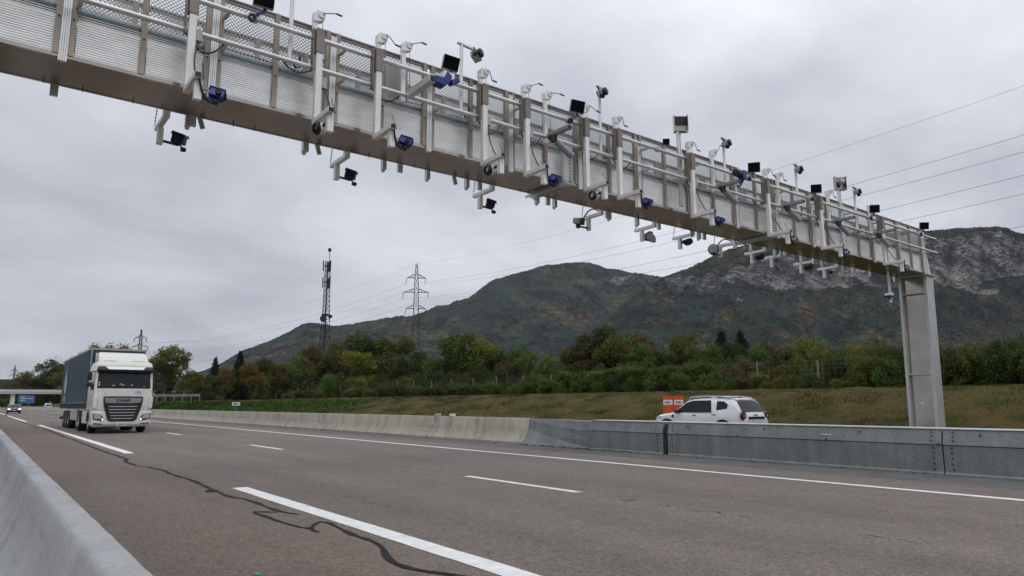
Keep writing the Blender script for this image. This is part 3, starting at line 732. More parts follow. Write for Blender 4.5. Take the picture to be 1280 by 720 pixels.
# stubs and fixings under the rear edge
stub = MB().box(-.035, .035, -.03, .05, -.10, .10); stub.lathe([(0, -.13), (.03, -.13), (.034, -.09), (0, -.06)], (.0, .03, 0), 'z', 10)
stub = stub.build('rear_fixing', 'galvlight', None, mesh_only=True)
for s in (2.02, 3.72, 5.09, 5.94, 6.77, 8.43, 8.89, 10.43, 11.3, 13.47, 14.9, 15.6, 16.7, 18.0, 19.1, 20.9): child('rear_fixing', stub, s, 0.93, 5.31)
cyl = MB().tube([(0, 0, 0), (.06, .02, -.16)], 0.036, 12).build('rear_cylinder', 'grey', None, mesh_only=True, smooth=True)
for s in (2.17, 3.92, 6.49, 13.2): child('rear_cylinder', cyl, s, 0.95, 5.40)
scr = MB().beam((0, .80, -.012), (0, .80, -.06), .010, .010).build('soffit_screw', 'seam', None, mesh_only=True)
for s in (-1.2, .3, .72, 1.3, 2.6, 2.9, 4.75, 5.6, 7.9, 8.1, 9.6, 11.2, 12.7): child('soffit_screw', scr, s, 0, ZB)
# end of the beam, column head and column
endw = MB().box(S1 - .03, S1, 0.0, GW, ZB, ZT - .06); endw.build('end_plate', 'galvlight', gan)
for t in (0.02, GW - .04): MB().prism([(S1, ZB + .02), (S1 + .30, ZB + .02), (S1 + .02, ZB + 1.1), (S1, ZB + 1.1)], 'y', t, t + .02).build('gusset', 'galvlight', gan)
MB().box(23.44, 23.70, -0.055, -0.02, ZB, ZT - .1).build('end_post', 'column', gan, 0.006)
COL = (23.45, 23.97)
LEAN = 0.20
def leaned(b):
    b.v = [(x + LEAN * z / ZB, y, z) for x, y, z in b.v]; return b
cap = MB().box(23.52, 24.30, -0.08, GW + 0.12, ZB - 0.05, ZB - 0.021)
for i in range(8): cap.box(23.54 + .09*i, 23.57 + .09*i, -.07, -.03, ZB - .075, ZB - .03)
for i in range(9): cap.box(23.54, 23.58, -.05 + .11*i, -.02 + .11*i, ZB - .075, ZB - .03)
cap.build('column_head_plate', 'column', gan)
for t0, t1 in ((0.0, 0.09), (0.76, 0.85)):
    leaned(MB().box(COL[0], COL[1], t0, t1, 0.0, ZB - 0.051)).build('column_flange', 'column', gan, 0.004)
leaned(MB().box(23.60, 23.84, 0.091, 0.759, 0.0, ZB - 0.052)).build('column_web', 'stainless', gan)
for z in (2.18, 4.75): leaned(MB().box(23.46, 23.599, 0.092, 0.758, z, z + 0.025)).build('column_stiffener', 'column', gan)
leaned(MB().box(23.592, 23.599, 0.42, 0.50, 1.27, 1.33)).build('column_tag', 'signwhite', gan)
MB().box(23.2, 24.1, -0.15, 1.1, 0.0, 0.06).build('base_plate', 'column', gan)

# ------------------------------------------------------------------ equipment on the gantry (each unit a thing of its own)
def G3(s, t, z):                               # gantry coordinates -> world
    return Vector((s * math.cos(GA) - t * math.sin(GA), s * math.sin(GA) + t * math.cos(GA), z)) * GS + GO
def eq(name, label, cat, s, t, z, group):
    o = thing(name, label, cat, G3(s, t, z), GA, group); o.scale = (GS, GS, GS); return o
def cable(p, q, sag, r=0.013, side=(0, 0, 0), n=9):
    p, q = Vector(p), Vector(q); side = Vector(side)
    return MB().tube([p.lerp(q, i/n) + Vector((0, 0, -sag * 4 * (i/n) * (1 - i/n))) + side * math.sin(math.pi * i / n) for i in range(n + 1)], r, 7)
def sensor_shell(parent, shell, face, s=1.0, yaw=0.0):
    # faceted housing: a coloured bonnet over a grey body, open front
    r = MB().prism([(-.15, -.08), (.12, -.09), (.15, -.02), (.14, .075), (-.13, .085), (-.16, .02)], 'y', -.11, .11).build('sensor_body', face, parent, .012)
    c = MB().prism([(-.17, .01), (-.15, .095), (.15, .085), (.185, .0), (.165, -.02), (.14, .06), (-.135, .068), (-.15, .0)], 'y', -.13, .13).build('sensor_bonnet', shell, parent, .010)
    l = MB().lathe([(0, 0), (.055, 0), (.06, -.03), (.045, -.05), (.0, -.05)], (0.03, -.112, -.01), 'y', 14).build('lens', 'lens', parent, smooth=True)
    out = (r, c, l)
    return out
front = [(1.72, 'blue', 0.0), (3.38, 'dome', 0), (4.30, 'blue', 0), (6.23, 'dome', 0), (7.13, 'blue', 0), (8.54, 'dome', 0), (9.41, 'blue', 0), (11.62, 'blue', 0), (14.41, 'mixed', 0), (16.78, 'mixed', 0), (20.12, 'mixed', 0)]
fl_ = ['leftmost front bracket of the gantry, white post with blue sensor and black cable',
       'front bracket with dark round camera behind its short plate, second from the left',
       'front bracket with blue sensor, third from the left on the near face',
       'front bracket with round dome camera, fourth from the left on the near face',
       'front bracket with a blue sensor just left of the leftmost grey tube camera',
       'front bracket with a round dome camera right beside the perforated cable plate',
       'front bracket with a blue sensor below the small black lamp in mid gantry',
       'front bracket with a blue sensor under the large silver antenna box',
       'front bracket with a blue and white sensor in front of the second perforated plate',
       'front bracket with blue and grey sensor, second from the right end',
       'front bracket with a blue sensor closest to the gantry column']
for (s, kind, _), lab in zip(front, fl_):
    e = eq('sensor_bracket', lab, 'sensor bracket', s, -0.36, 5.2, 'sensor brackets on the near side of the gantry')
    MB().box(-.044, .044, -.042, .042, -.03, 1.02).build('post', 'white', e, .006)
    jb = int(s * 10) % 3
    if jb != 1:
        MB().box(.046, .125, -.03, .05, .50 + .08 * jb, .66 + .08 * jb).build('junction_box', 'grey', e, .008)
        cable((.085, 0, .50 + .08 * jb), (.04, -.30, .03), .03, .010, (.06 - .05 * jb, 0, 0)).build('cable', 'black', e, smooth=True)
    cable((-.05, .12, .80), (.42 if jb else -.45, .12, .79), .10 + .05 * jb, .011).build('cable_loop', 'black', e, smooth=True)
    slv = MB().box(-.056, .056, -.054, .054, 1.0, 1.36); slv.box(-.080, -.063, .0, .11, .74, 1.38)
    slv.build('sleeve', 'brown', e, .004)
    MB().box(-.042, .042, -.52, .05, -.045, .03).build('arm', 'white', e, .006)
    MB().box(-.036, .036, -.527, -.521, -.036, .022).build('end_cap', 'black', e)
    MB().box(-.016, .070, -.46, -.38, -.29, -.046).build('drop_plate', 'white', e, .006)
    if kind == 'dome':
        MB().lathe([(0, -.10), (.05, -.085), (.075, -.04), (.08, .02), (.07, .05), (0, .06)], (.0, -.20, -.17), 'y', 20).build('dome_camera', 'white', e, smooth=True)
        MB().lathe([(.06, -.06), (.09, -.03), (.09, .0), (.082, .015)], (-.04, -.20, -.18), 'x', 18).build('camera_hood', 'black', e, smooth=True)
        MB().beam((.0, -.36, -.15), (-.02, -.18, -.19), .03, .03).build('camera_mount', 'black', e)
    else:
        h = bpy.data.objects.new('sensor', None); C.objects.link(h); h.parent = e
        h.location = (.25, -.42, -.16); h.rotation_euler = (R(-8), R(10), R(-18 if kind == 'blue' else 14))
        h.empty_display_size = .05
        sensor_shell(h, 'blue', 'grey' if kind == 'mixed' else 'blue'); h.scale = (.60, .64, .64)
        MB().beam((.05, -.42, -.25), (.24, -.42, -.21), .03, .026).build('sensor_mount', 'blue', e)
        MB().lathe([(0, -.04), (.035, -.03), (.04, .02), (0, .04)], (.23, -.43, -.26), 'x', 12).build('counterweight', 'black', e, smooth=True)
        cable((.02, -.50, -.03), (.25, -.43, -.27), .10, .014, (-.03, 0, 0)).build('cable', 'black', e, smooth=True)
    ch = MB()
    for i in range(6): ch.beam((.075, -.34 - i*.025, .22 - .045*i), (.075, -.35 - i*.025, .20 - .045*i), .012, .012)
    ch.build('chain', 'seam', e)
rear = [(1.75, 'navy', 1), (4.45, 'navy', 1), (7.38, 'navy', 1), (10.25, 'left', 1), (11.96, 'pale', 1), (13.32, 'cam', 1), (14.92, 'leftpale', 1), (16.32, 'cam', 1), (17.25, 'stub', 1), (18.75, 'cam', 1), (20.05, 'pale2', 1)]
rl_ = ['leftmost hanging sensor below the gantry, navy box with a small black ball under it',
       'second hanging sensor from the left below the gantry, navy box on a white jogged arm',
       'third hanging sensor from the left below the gantry, navy box over the peaked hill',
       'hanging sensor with the unit on the left of its arm and a curved black cable',
       'hanging sensor with a pale rounded shell and blue edge above the power lines',
       'hanging bracket with a dark camera under the arm, just right of the pale rounded sensor',
       'hanging sensor with pale blue-edged shell on the left of its arm, by the mountain skyline',
       'hanging bracket with dark camera, first one seen against the cliff',
       'hanging bracket with a thin dark fork, second one seen against the cliff',
       'hanging bracket with dark camera, third one seen against the cliff',
       'hanging bracket with a white and black camera, last short one before the column']
for (s, kind, _), lab in zip(rear, rl_):
    e = eq('hanging_sensor', lab, 'hanging sensor', s, 1.0, 5.33, 'sensors hanging from the far side of the gantry')
    MB().box(-.045, .045, -.04, .04, -.035, .9).build('hanger_post', 'white', e, .006)
    MB().box(-.038, .038, -.03, .60, -.045, .025).build('arm', 'white', e, .006)
    MB().box(-.03, .05, .36, .44, -.30, -.046).build('drop_plate', 'white', e, .006)
    w = MB().beam((-.045, .55, .02), (-.03, .50, .45), .006, .006)
    for i in range(5): w.beam((-.043 + .002*i, .54 - .01*i, .07 + .05*i), (-.043 + .002*i, .538 - .01*i, .095 + .05*i), .014, .014)
    w.build('winch_cable', 'seam', e)
    h = bpy.data.objects.new('sensor', None); C.objects.link(h); h.parent = e; h.empty_display_size = .05
    if kind in ('navy',):
        h.location = (.27, .42, -.15); h.rotation_euler = (R(12), R(14), R(-30)); h.scale = (.74, .74, .78)
        MB().box(-.12, .12, -.10, .10, -.10, .07).build('sensor_body', 'navy', h, .02)
        MB().prism([(-.14, .05), (-.12, .115), (.13, .095), (.155, .03), (.12, .06), (-.1, .07)], 'y', -.12, .12).build('sensor_bonnet', 'black', h, .01)
        MB().box(-.09, .09, -.104, -.100, -.05, .03).build('front_window', 'lens', h)
        MB().beam((.04, .40, -.24), (.27, .42, -.25), .03, .03).build('sensor_mount', 'navy', e)
        MB().lathe([(0, -.04), (.03, -.035), (.036, 0), (.03, .035), (0, .04)], (.33, .40, -.31), 'x', 12).build('ball_camera', 'black', e, smooth=True)
        MB().beam((.32, .41, -.29), (.27, .42, -.22), .02, .02).build('ball_stem', 'black', e)
    elif kind in ('left', 'leftpale'):
        h.location = (-.24, .42, -.13); h.rotation_euler = (R(10), R(-6), R(20))
        if kind == 'left': MB().box(-.10, .10, -.09, .09, -.07, .07).build('sensor_body', 'black', h, .02); MB().box(-.17, -.09, -.075, .075, -.06, .06).build('sensor_face', 'grey', h, .015)
        else:
            MB().lathe([(0, -.06), (.10, -.06), (.13, -.02), (.13, .02), (.10, .06), (0, .06)], (0, 0, 0), 'x', 18).build('sensor_shell', 'grey', h, smooth=True)
            MB().lathe([(.132, -.03), (.142, -.03), (.142, .03), (.132, .03)], (0, 0, 0), 'x', 18).build('shell_edge', 'navy', h)
        MB().beam((-.02, .40, -.25), (-.25, .42, -.24), .035, .03).build('sensor_mount', 'navy', e)
        MB().lathe([(0, -.045), (.045, -.03), (.045, .03), (0, .045)], (-.30, .40, -.25), 'x', 12).build('ball_camera', 'black', e, smooth=True)
        cable((.0, .05, .05), (-.16, .42, -.10), .0, .016, (0, .0, .14)).build('cable', 'black', e, smooth=True)
    elif kind == 'pale':
        h.location = (.30, .42, -.17); h.rotation_euler = (0, R(12), R(-25))
        MB().prism([(-.13, -.08), (.16, -.08), (.12, .04), (.03, .12), (-.06, .12), (-.13, .05)], 'y', -.07, .07).build('sensor_shell', 'grey', h, .03, seg=3)
        MB().prism([(-.145, -.09), (-.145, .06), (-.065, .135), (.03, .135), (.03, .12), (-.06, .12), (-.13, .05), (-.13, -.09)], 'y', -.075, .075).build('shell_edge', 'navy', h)
        MB().beam((.04, .40, -.25), (.22, .42, -.24), .035, .03).build('sensor_mount', 'navy', e)
    elif kind == 'stub':
        h.location = (.14, .42, -.14)
        MB().tube([(0, 0, .04), (.09, 0, .08), (.16, 0, .06)], .018, 8).tube([(-.05, 0, -.10), (.08, 0, -.08), (.14, 0, -.15), (.24, 0, -.16)], .022, 8).build('fork', 'black', h, smooth=True)
    else:
        h.location = (.14 if kind == 'pale2' else .02, .22, -.15 if kind == 'cam' else -.12); h.rotation_euler = (0, 0, R(-20))
        MB().lathe([(0, -.10), (.075, -.09), (.085, -.02), (.08, .08), (0, .10)], (.06, 0, 0), 'y', 16).build('camera_body', 'grey' if kind == 'pale2' else 'black', h, smooth=True)
        MB().lathe([(0, -.03), (.05, -.02), (.05, .02), (0, .03)], (-.06, 0, -.01), 'y', 14).build('camera_lens', 'lens', h, smooth=True)
        MB().box(-.09, .12, -.05, .05, -.02, .02).build('camera_bar', 'black', h, .006)
e = eq('drop_pole_sensor', 'long pole hanging below the gantry beside the column with a black and white sensor', 'hanging sensor', 22.30, 0.55, 5.36, None)
MB().beam((0, 0, 0), (.02, 0, -.98), .07, .06).build('pole', 'white', e, .006)
MB().prism([(-.24, -.78), (-.20, -.71), (-.05, -.68), (.0, -.73), (.0, -.78)], 'y', -.12, .08).build('sensor_shell', 'white', e, .02)
MB().prism([(-.23, -.84), (-.23, -.78), (.0, -.78), (.0, -.82)], 'y', -.115, .075).build('sensor_face', 'black', e)
MB().beam((-.08, 0, -.83), (.02, 0, -.88), .05, .04).build('sensor_mount', 'blue', e)
# winch posts
ws = [3.39, 4.40, 4.83, 6.31, 7.25, 7.74, 8.68, 9.55, 11.80, 12.63, 14.70, 15.23, 17.61, 19.90]
wl = ['winch post left of all others with its crank handle pointing right', 'winch post with a bent crank handle, second from the left', 'winch post standing close to its left neighbour, third from the left',
      'winch post with the crank hanging down, right of the mast with a tilted camera', 'winch post fifth from the left with crank sticking out to the right', 'winch post sixth from the left with a folded crank',
      'winch post partly behind a tilted black lamp', 'winch post between the second camera mast and the silver antenna box', 'winch post just right of the silver antenna box',
      'winch post left of the third camera mast', 'winch post just right of a black lamp, eleventh from the left', 'winch post below and left of the fourth camera mast', 'winch post left of the antenna box that has a camera on it', 'winch post rightmost of all, half behind a black lamp']
for i, (s, lab) in enumerate(zip(ws, wl)):
    e = eq('winch_post', lab, 'winch', s, -0.14, 6.0, 'hand winches along the gantry')
    MB().box(-.034, .034, -.03, .03, -.05, .86).build('mast', 'white', e, .005)
    MB().prism([(-.036, .78), (-.036, .92), (.0, .965), (.07, .965), (.13, .91), (.12, .83), (.04, .79)], 'y', -.055, .055).build('winch_housing', 'white', e, .01)
    MB().lathe([(0, -.075), (.05, -.075), (.055, -.05), (.05, .075), (0, .075)], (.075, 0, .90), 'y', 14).build('winch_drum', 'galvlight', e, smooth=True)
    a = [0.3, -0.75, 0.45, -1.2, 0.5, 0.15, -0.35, -1.3, -1.1, 1.0, -1.0, -1.4, -1.2, -0.5][i]; L_ = .17
    q = Vector((.11 + L_*math.cos(a), -.10, .92 + L_*math.sin(a)))
    MB().tube([(.08, -.06, .92), (.11, -.10, .92), q], .008, 7).build('crank_arm', 'galv', e)
    MB().tube([q, q + Vector((.085 * math.cos(a * .2), -.02, -.02))], .014, 8).build('crank_grip', 'navy', e)
    MB().tube([(.11, 0, .88), (.115, -.02, .1)], .004, 5).build('winch_cable', 'seam', e)
# black lamps on the upper rail
lp = [(2.50, -8, -8, .135), (5.46, -14, -10, .135), (8.20, -26, -8, .135), (10.66, -50, 0, .07), (13.74, -60, -4, .135), (16.44, -60, -4, .13), (19.53, -58, -6, .13), (22.70, -48, -12, .13)]
ll = ['square black lamp cut by the top edge of the photo, on a blue bracket', 'square black lamp tilted beside a large blue and white unit', 'square black lamp on a long thin blue arm above the leftmost tube camera',
      'small black lamp left of the silver antenna box, on a white stub', 'upright square black lamp right of the third camera mast', 'square black lamp with a white cap behind it, left of the second antenna box',
      'square black lamp in front of the rightmost winch post', 'square black lamp at the right end of the gantry above the column']
for i, ((s, yaw, tilt, hw), lab) in enumerate(zip(lp, ll)):
    e = eq('rail_lamp', lab, 'lamp', s, -0.30, 6.47, 'black lamps on the upper rail of the gantry')
    MB().box(-.05, .05, -.05, .08, -.05, .05).build('clamp', 'galvlight', e, .008)
    if i != 3:
        MB().beam((-.04, -.05, -.02), (.10, -.09, .08), .05, .025).build('bracket_arm', 'blue', e, .006)
        MB().beam((.10, -.09, .08), (.03 + hw * .3, -.12, .20 - hw * .3), .04, .025).build('bracket_arm', 'blue', e, .006)
        MB().lathe([(.03, -.02), (.055, -.02), (.055, .02), (.03, .02)], (-.06, -.08, -.06), 'y', 14).build('cable_loop', 'black', e, smooth=True)
    h = bpy.data.objects.new('lamp_head', None); C.objects.link(h); h.parent = e; h.empty_display_size = .05
    h.location = (.06, -.14, .22 if i != 3 else .12); h.rotation_euler = (R(-tilt), R(8 if i in (1, 2) else 2), R(yaw))
    MB().box(-hw, hw, -.03, .05, -hw * .85, hw * .85).build('housing', 'grey' if i != 3 else 'black', h, .012)
    MB().box(-hw * .96, hw * .96, -.034, -.0305, -hw * .81, hw * .81).build('lamp_face', 'lampface', h)
    fin = MB()
    for j in range(5): fin.box(-hw * .8 + j * hw * .4 - .006, -hw * .8 + j * hw * .4 + .006, .051, .08, -hw * .7, hw * .7)
    fin.build('cooling_fins', 'grey', h)
# large blue and white unit on the second lamp's arm
e = eq('rail_unit', 'large blue bracket with a white box, below the second black lamp from the left', 'sensor unit', 4.87, -0.36, 6.03, None)
MB().box(-.05, .05, -.62, .05, -.05, .06).build('arm', 'galvlight', e, .008)
MB().box(-.044, .044, -.626, -.621, -.04, .05).build('end_cap', 'black', e)
MB().prism([(.02, -.02), (.22, -.05), (.30, .02), (.34, .14), (.26, .20), (.2, .08), (.04, .08)], 'y', -.62, -.46).build('blue_bracket', 'blue', e, .01)
MB().box(.20, .40, -.60, -.44, .09, .20).build('white_box', 'white', e, .012)
MB().prism([(.36, .02), (.50, .10), (.46, .16), (.34, .10)], 'y', -.60, -.48).build('blue_bracket', 'blue', e, .008)
e = eq('rail_unit', 'blue and black sensor with a curved cable, just right of the silver antenna box', 'sensor unit', 12.95, -0.34, 6.28, None)
MB().lathe([(0, -.12), (.08, -.11), (.09, .0), (.07, .12), (0, .13)], (-.02, -.25, .05), 'x', 16).build('camera_body', 'black', e, smooth=True)
MB().box(.06, .20, -.33, -.18, -.05, .12).build('blue_bracket', 'blue', e, .012)
MB().box(-.06, .10, -.31, -.20, .10, .15).build('sun_shield', 'white', e, .01)
MB().beam((.14, -.25, -.04), (.26, -.1, -.10), .05, .04).build('bracket_arm', 'blue', e)
cable((-.22, -.35, -.30), (.16, -.25, -.06), .06, .022).build('cable', 'black', e, smooth=True)
# masts with cameras
ml = ['thin white mast cut off by the top edge of the photo', 'tall thin mast with a camera tilted under a short bar, leftmost camera mast', 'thin mast carrying a camera with round black lens above mid gantry',
      'thin mast with a small camera under a bar, right of the silver antenna box', 'thin mast with a camera standing between two black lamps', 'thin mast with a camera, rightmost, beside the second antenna box']
for i, (s, z1) in enumerate([(3.04, 7.9), (5.91, 7.26), (9.13, 7.42), (13.08, 7.30), (16.09, 7.31), (19.08, 7.28)]):
    e = eq('camera_mast', ml[i], 'camera mast', s, -0.15, 6.02, 'camera masts on top of the gantry')
    MB().tube([(0, 0, 0), (0, 0, z1 - 6.02)], .030, 12).build('pole', 'white', e, smooth=True)
    MB().tube([(.05, 0, .05), (.09, -.02, -.03), (.14, -.02, .0), (.14, -.02, .17)], .016, 7).build('pole_hook', 'black', e, smooth=True)
    sg = 1 if i == 1 else -1
    MB().beam((-.08, 0, z1 - 6.0), (.34 if i == 1 else .17, -.04, z1 - 6.06), .05, .035).build('camera_bar', 'galvlight', e, .004)
    h = bpy.data.objects.new('camera', None); C.objects.link(h); h.parent = e; h.empty_display_size = .05
    h.location = (.24 if i == 1 else -.03, -.08, z1 - 6.02 - .16); h.rotation_euler = (R(-15), R(20 * sg), R(25))
    MB().box(-.09, .10, -.07, .07, -.055, .07).build('camera_body', 'grey', h, .02)
    MB().lathe([(0, 0), (.075, 0), (.08, -.05), (.06, -.07), (0, -.06)], (-.02, -.065, .0), 'y', 16).build('camera_hood', 'black', h, smooth=True)
    MB().lathe([(0, -.03), (.05, -.02), (.05, .02), (0, .03)], (-.12, -.04, -.07), 'x', 14).build('lens', 'lens', h, smooth=True)
    MB().beam((-.06, .0, .16), (-.02, 0, .06), .03, .03).build('camera_mount', 'black', h)
# antenna boxes
for i, (s, z, lab) in enumerate([(11.47, 7.27, 'open silver antenna box on a tall aluminium pole, standing highest above mid gantry'), (18.20, 7.24, 'silver antenna box with a camera in front of it, near the right end')]):
    e = eq('antenna_box', lab, 'antenna', s, -0.16, 5.42, 'antenna boxes above the gantry')
    pm_ = MB()
    for x in (-.03, .03): pm_.box(x - .02, x + .02, -.035, .0, 0, z - 5.62)
    pm_.box(-.05, .05, -.005, .02, 0, z - 5.62); pm_.build('pole', 'alutube', e)
    h = bpy.data.objects.new('box', None); C.objects.link(h); h.parent = e; h.location = (.06, -.03, z - 5.42); h.rotation_euler = (0, 0, R(-38)); h.empty_display_size = .05
    b = MB().box(-.15, .15, .06, .075, -.19, .19); b.box(-.15, -.138, -.06, .06, -.19, .19); b.box(.138, .15, -.06, .06, -.19, .19); b.box(-.138, .138, -.06, .06, -.19, -.178); b.build('box_shell', 'stainless', h)
    if i == 1: MB().lathe([(0, -.06), (.08, -.05), (.09, .04), (0, .08)], (.02, -.06, .02), 'x', 14).build('camera', 'grey', h, smooth=True)
    else: MB().box(-.136, .136, .05, .059, -.02, .188).build('antenna_plate', 'seam', h)
# tube cameras
tl = ['grey tube camera under the tilted lamp on a blue arm, leftmost tube camera', 'grey tube camera below the blue and black sensor with a curved cable', 'grey tube camera under a forward arm, middle one of the five',
      'grey tube camera below the second antenna box', 'grey tube camera nearest to the column']
for s, lab in zip([7.70, 12.60, 15.15, 17.55, 19.78], tl):
    e = eq('tube_camera', lab, 'camera', s, -0.34, 6.02, 'grey tube cameras on forward arms')
    MB().box(-.045, .045, -.50, .10, -.02, .055).build('arm', 'tube', e, .008)
    MB().box(-.04, .04, -.506, -.501, -.012, .047).build('end_cap', 'black', e)
    MB().lathe([(0, -.06), (.06, -.06), (.06, .06), (0, .06)], (.0, -.08, -.07), 'z', 12).build('pivot', 'seam', e, smooth=True)
    MB().tube([(.02, -.08, -.10), (.06, -.085, -.125), (.36, -.15, -.33), (.37, -.152, -.337)], [.04, .062, .062, .052], 16).build('tube_housing', 'tube', e, smooth=True)
    MB().tube([(-.05, -.05, -.10), (-.10, -.05, -.05), (-.05, -.03, .0)], .018, 8).build('cable', 'black', e, smooth=True)
# perforated cable plates
for s, lab in ((8.28, 'perforated upright cable plate with a ladder tray under the beam, left of mid gantry'), (15.0, 'perforated upright cable plate with a ladder tray under the beam, right of mid gantry')):
    e = eq('cable_ladder', lab, 'cable tray', s, -0.10, 5.36, 'cable ladders on the gantry')
    b = MB().box(-.10, -.088, -.04, .04, 0, .62).box(.088, .10, -.04, .04, 0, .62)
    for i in range(9): b.box(-.087, .087, -.005, .005, .03 + .066 * i, .06 + .066 * i)
    b.build('upright', 'galvlight', e)
    b = MB().box(-.10, -.088, -.06, 1.1, -.075, -.02).box(.088, .10, -.06, 1.1, -.075, -.02)
    for i in range(14): b.box(-.087, .087, -.04 + .082 * i, .0 + .082 * i, -.055, -.045)
    b.build('tray', 'galvlight', e)
# cabinets behind the mesh
for s, w, h_, lab in ((5.0, .34, 1.12, 'beige control cabinet showing above the handrail behind the second lamp'), (7.35, .55, .62, 'grey cabinet behind the mesh by the leftmost dome camera group'), (12.2, .6, .55, 'grey cabinet behind the mesh right of the silver antenna box')):
    e = eq('control_cabinet', lab, 'cabinet', s, 0.45, ZB + .335, 'cabinets on the gantry walkway')
    MB().box(-w/2, w/2, -.14, .20, 0, h_).build('cabinet_body', 'beige' if w < .4 else 'grey', e, .012)
    MB().box(-w/2 + .02, w/2 - .02, -.150, -.1405, .05, h_ - .05).build('cabinet_door', 'beige' if w < .4 else 'grey', e, .004)
    MB().box(w/2 - .08, w/2 - .05, -.165, -.151, h_*.5, h_*.5 + .10).build('handle', 'black', e)
# ------------------------------------------------------------------ articulated lorry
def wheel(parent, x, y, r, w, side, rim='silver', dual=False):
    o = MB().lathe([(r*.55, -w/2), (r*.93, -w/2), (r, -w*.36), (r, w*.36), (r*.93, w/2), (r*.55, w/2)], (x, y, r), 'x', 32).build('wheel', 'rubber', parent, smooth=True)
    d = .06 if dual else -.04
    b = MB().lathe([(0, side*(w/2 - .10 - d)), (r*.2, side*(w/2 - .07 - d)), (r*.35, side*(w/2 - .10 - d)), (r*.56, side*(w/2 - .02)), (r*.6, side*(w/2 - .005)), (r*.56, -side*w*.4)], (x, y, r), 'x', 24).build('rim', rim, o, smooth=True)
    return o
lo = thing('articulated_lorry', 'white lorry with black grille pulling a slate blue curtain-sided trailer in the near lane', 'lorry', (5.575, 38.0, 0.004))
W2 = 1.235
# cab: side profile lofted across
def slab(name, m, secs, parent, bevel=.03):          # secs: list of (z, halfwidth, yfront, yback)
    b = MB(); n = len(secs)
    vs = []
    for z, hw, y0, y1 in secs: vs += [(-hw, y0, z), (hw, y0, z), (hw, y1, z), (-hw, y1, z)]
    fs = [(0, 1, 2, 3), tuple(4*(n-1)+k for k in (3, 2, 1, 0))]
    for i in range(n-1):
        for k in range(4): fs.append((4*i+k, 4*i+(k+1)%4, 4*i+4+(k+1)%4, 4*i+4+k))
    return b.add(vs, fs).build(name, m, parent, bevel, seg=3)
slab('cab', 'truckwhite', [(1.02, 1.22, .02, 2.2), (1.30, 1.235, 0, 2.2), (2.05, 1.235, .03, 2.2), (2.95, 1.225, .16, 2.2), (3.22, 1.20, .26, 2.2), (3.38, 1.14, .42, 2.2)], lo, .07)
slab('roof_spoiler', 'truckwhite', [(3.385, 1.06, .62, 2.15), (3.62, 1.06, .92, 2.15), (3.82, 1.03, 1.28, 2.15), (3.87, .98, 1.5, 2.15)], lo, .10)
MB().box(-1.06, 1.06, 2.1, 2.16, 3.38, 3.86).build('spoiler_back', 'truckwhite', lo, .02)
slab('bumper', 'truckwhite', [(.30, 1.16, .10, 1.0), (.42, 1.23, -.02, 1.1), (.98, 1.245, -.03, 1.1), (1.045, 1.245, .0, 1.1)], lo, .05)
slab('windscreen', 'glass', [(2.10, 1.13, .005, .10), (2.86, 1.10, .115, .25)], lo, .03)
vis = slab('sun_visor', 'black', [(2.84, 1.17, -.06, .16), (2.97, 1.19, -.12, .18), (3.13, 1.16, .0, .22)], lo, .04)
MB().add([(-.72, -.131, 2.985), (.72, -.131, 2.985), (.86, -.022, 3.12), (-.86, -.022, 3.12)], [(0, 1, 2, 3)]).build('visor_trim', 'chrome', vis, fix=False)
MB().box(-.80, .80, -.018, .02, 1.72, 2.06).build('front_panel', 'truckwhite', lo, .02)
gr = MB().prism([(-.84, 1.70), (.84, 1.70), (.80, 1.30), (.62, .66), (.50, .56), (-.50, .56), (-.62, .66), (-.80, 1.30)], 'y', -.062, .03).build('grille', 'black', lo, .02)
MB().prism([(-.78, 1.64), (.78, 1.64), (.74, 1.42), (.40, 1.40), (-.40, 1.40), (-.74, 1.42)], 'y', -.085, -.063).build('badge_band', 'badge', gr, .01)
text_mesh('DAF', .175, .004, 'black', 'badge_letters', gr, (0, -.092, 1.525), (R(90), 0, 0), 1.75)
for i, z in enumerate((1.24, 1.10, .96, .82, .68)):
    w = .62 - .035 * i
    MB().prism([(-w, z + .022), (w, z + .022), (w - .05, z - .012), (-w + .05, z - .012)], 'y', -.082, -.063).build('grille_slat', 'chrome', gr, .004)
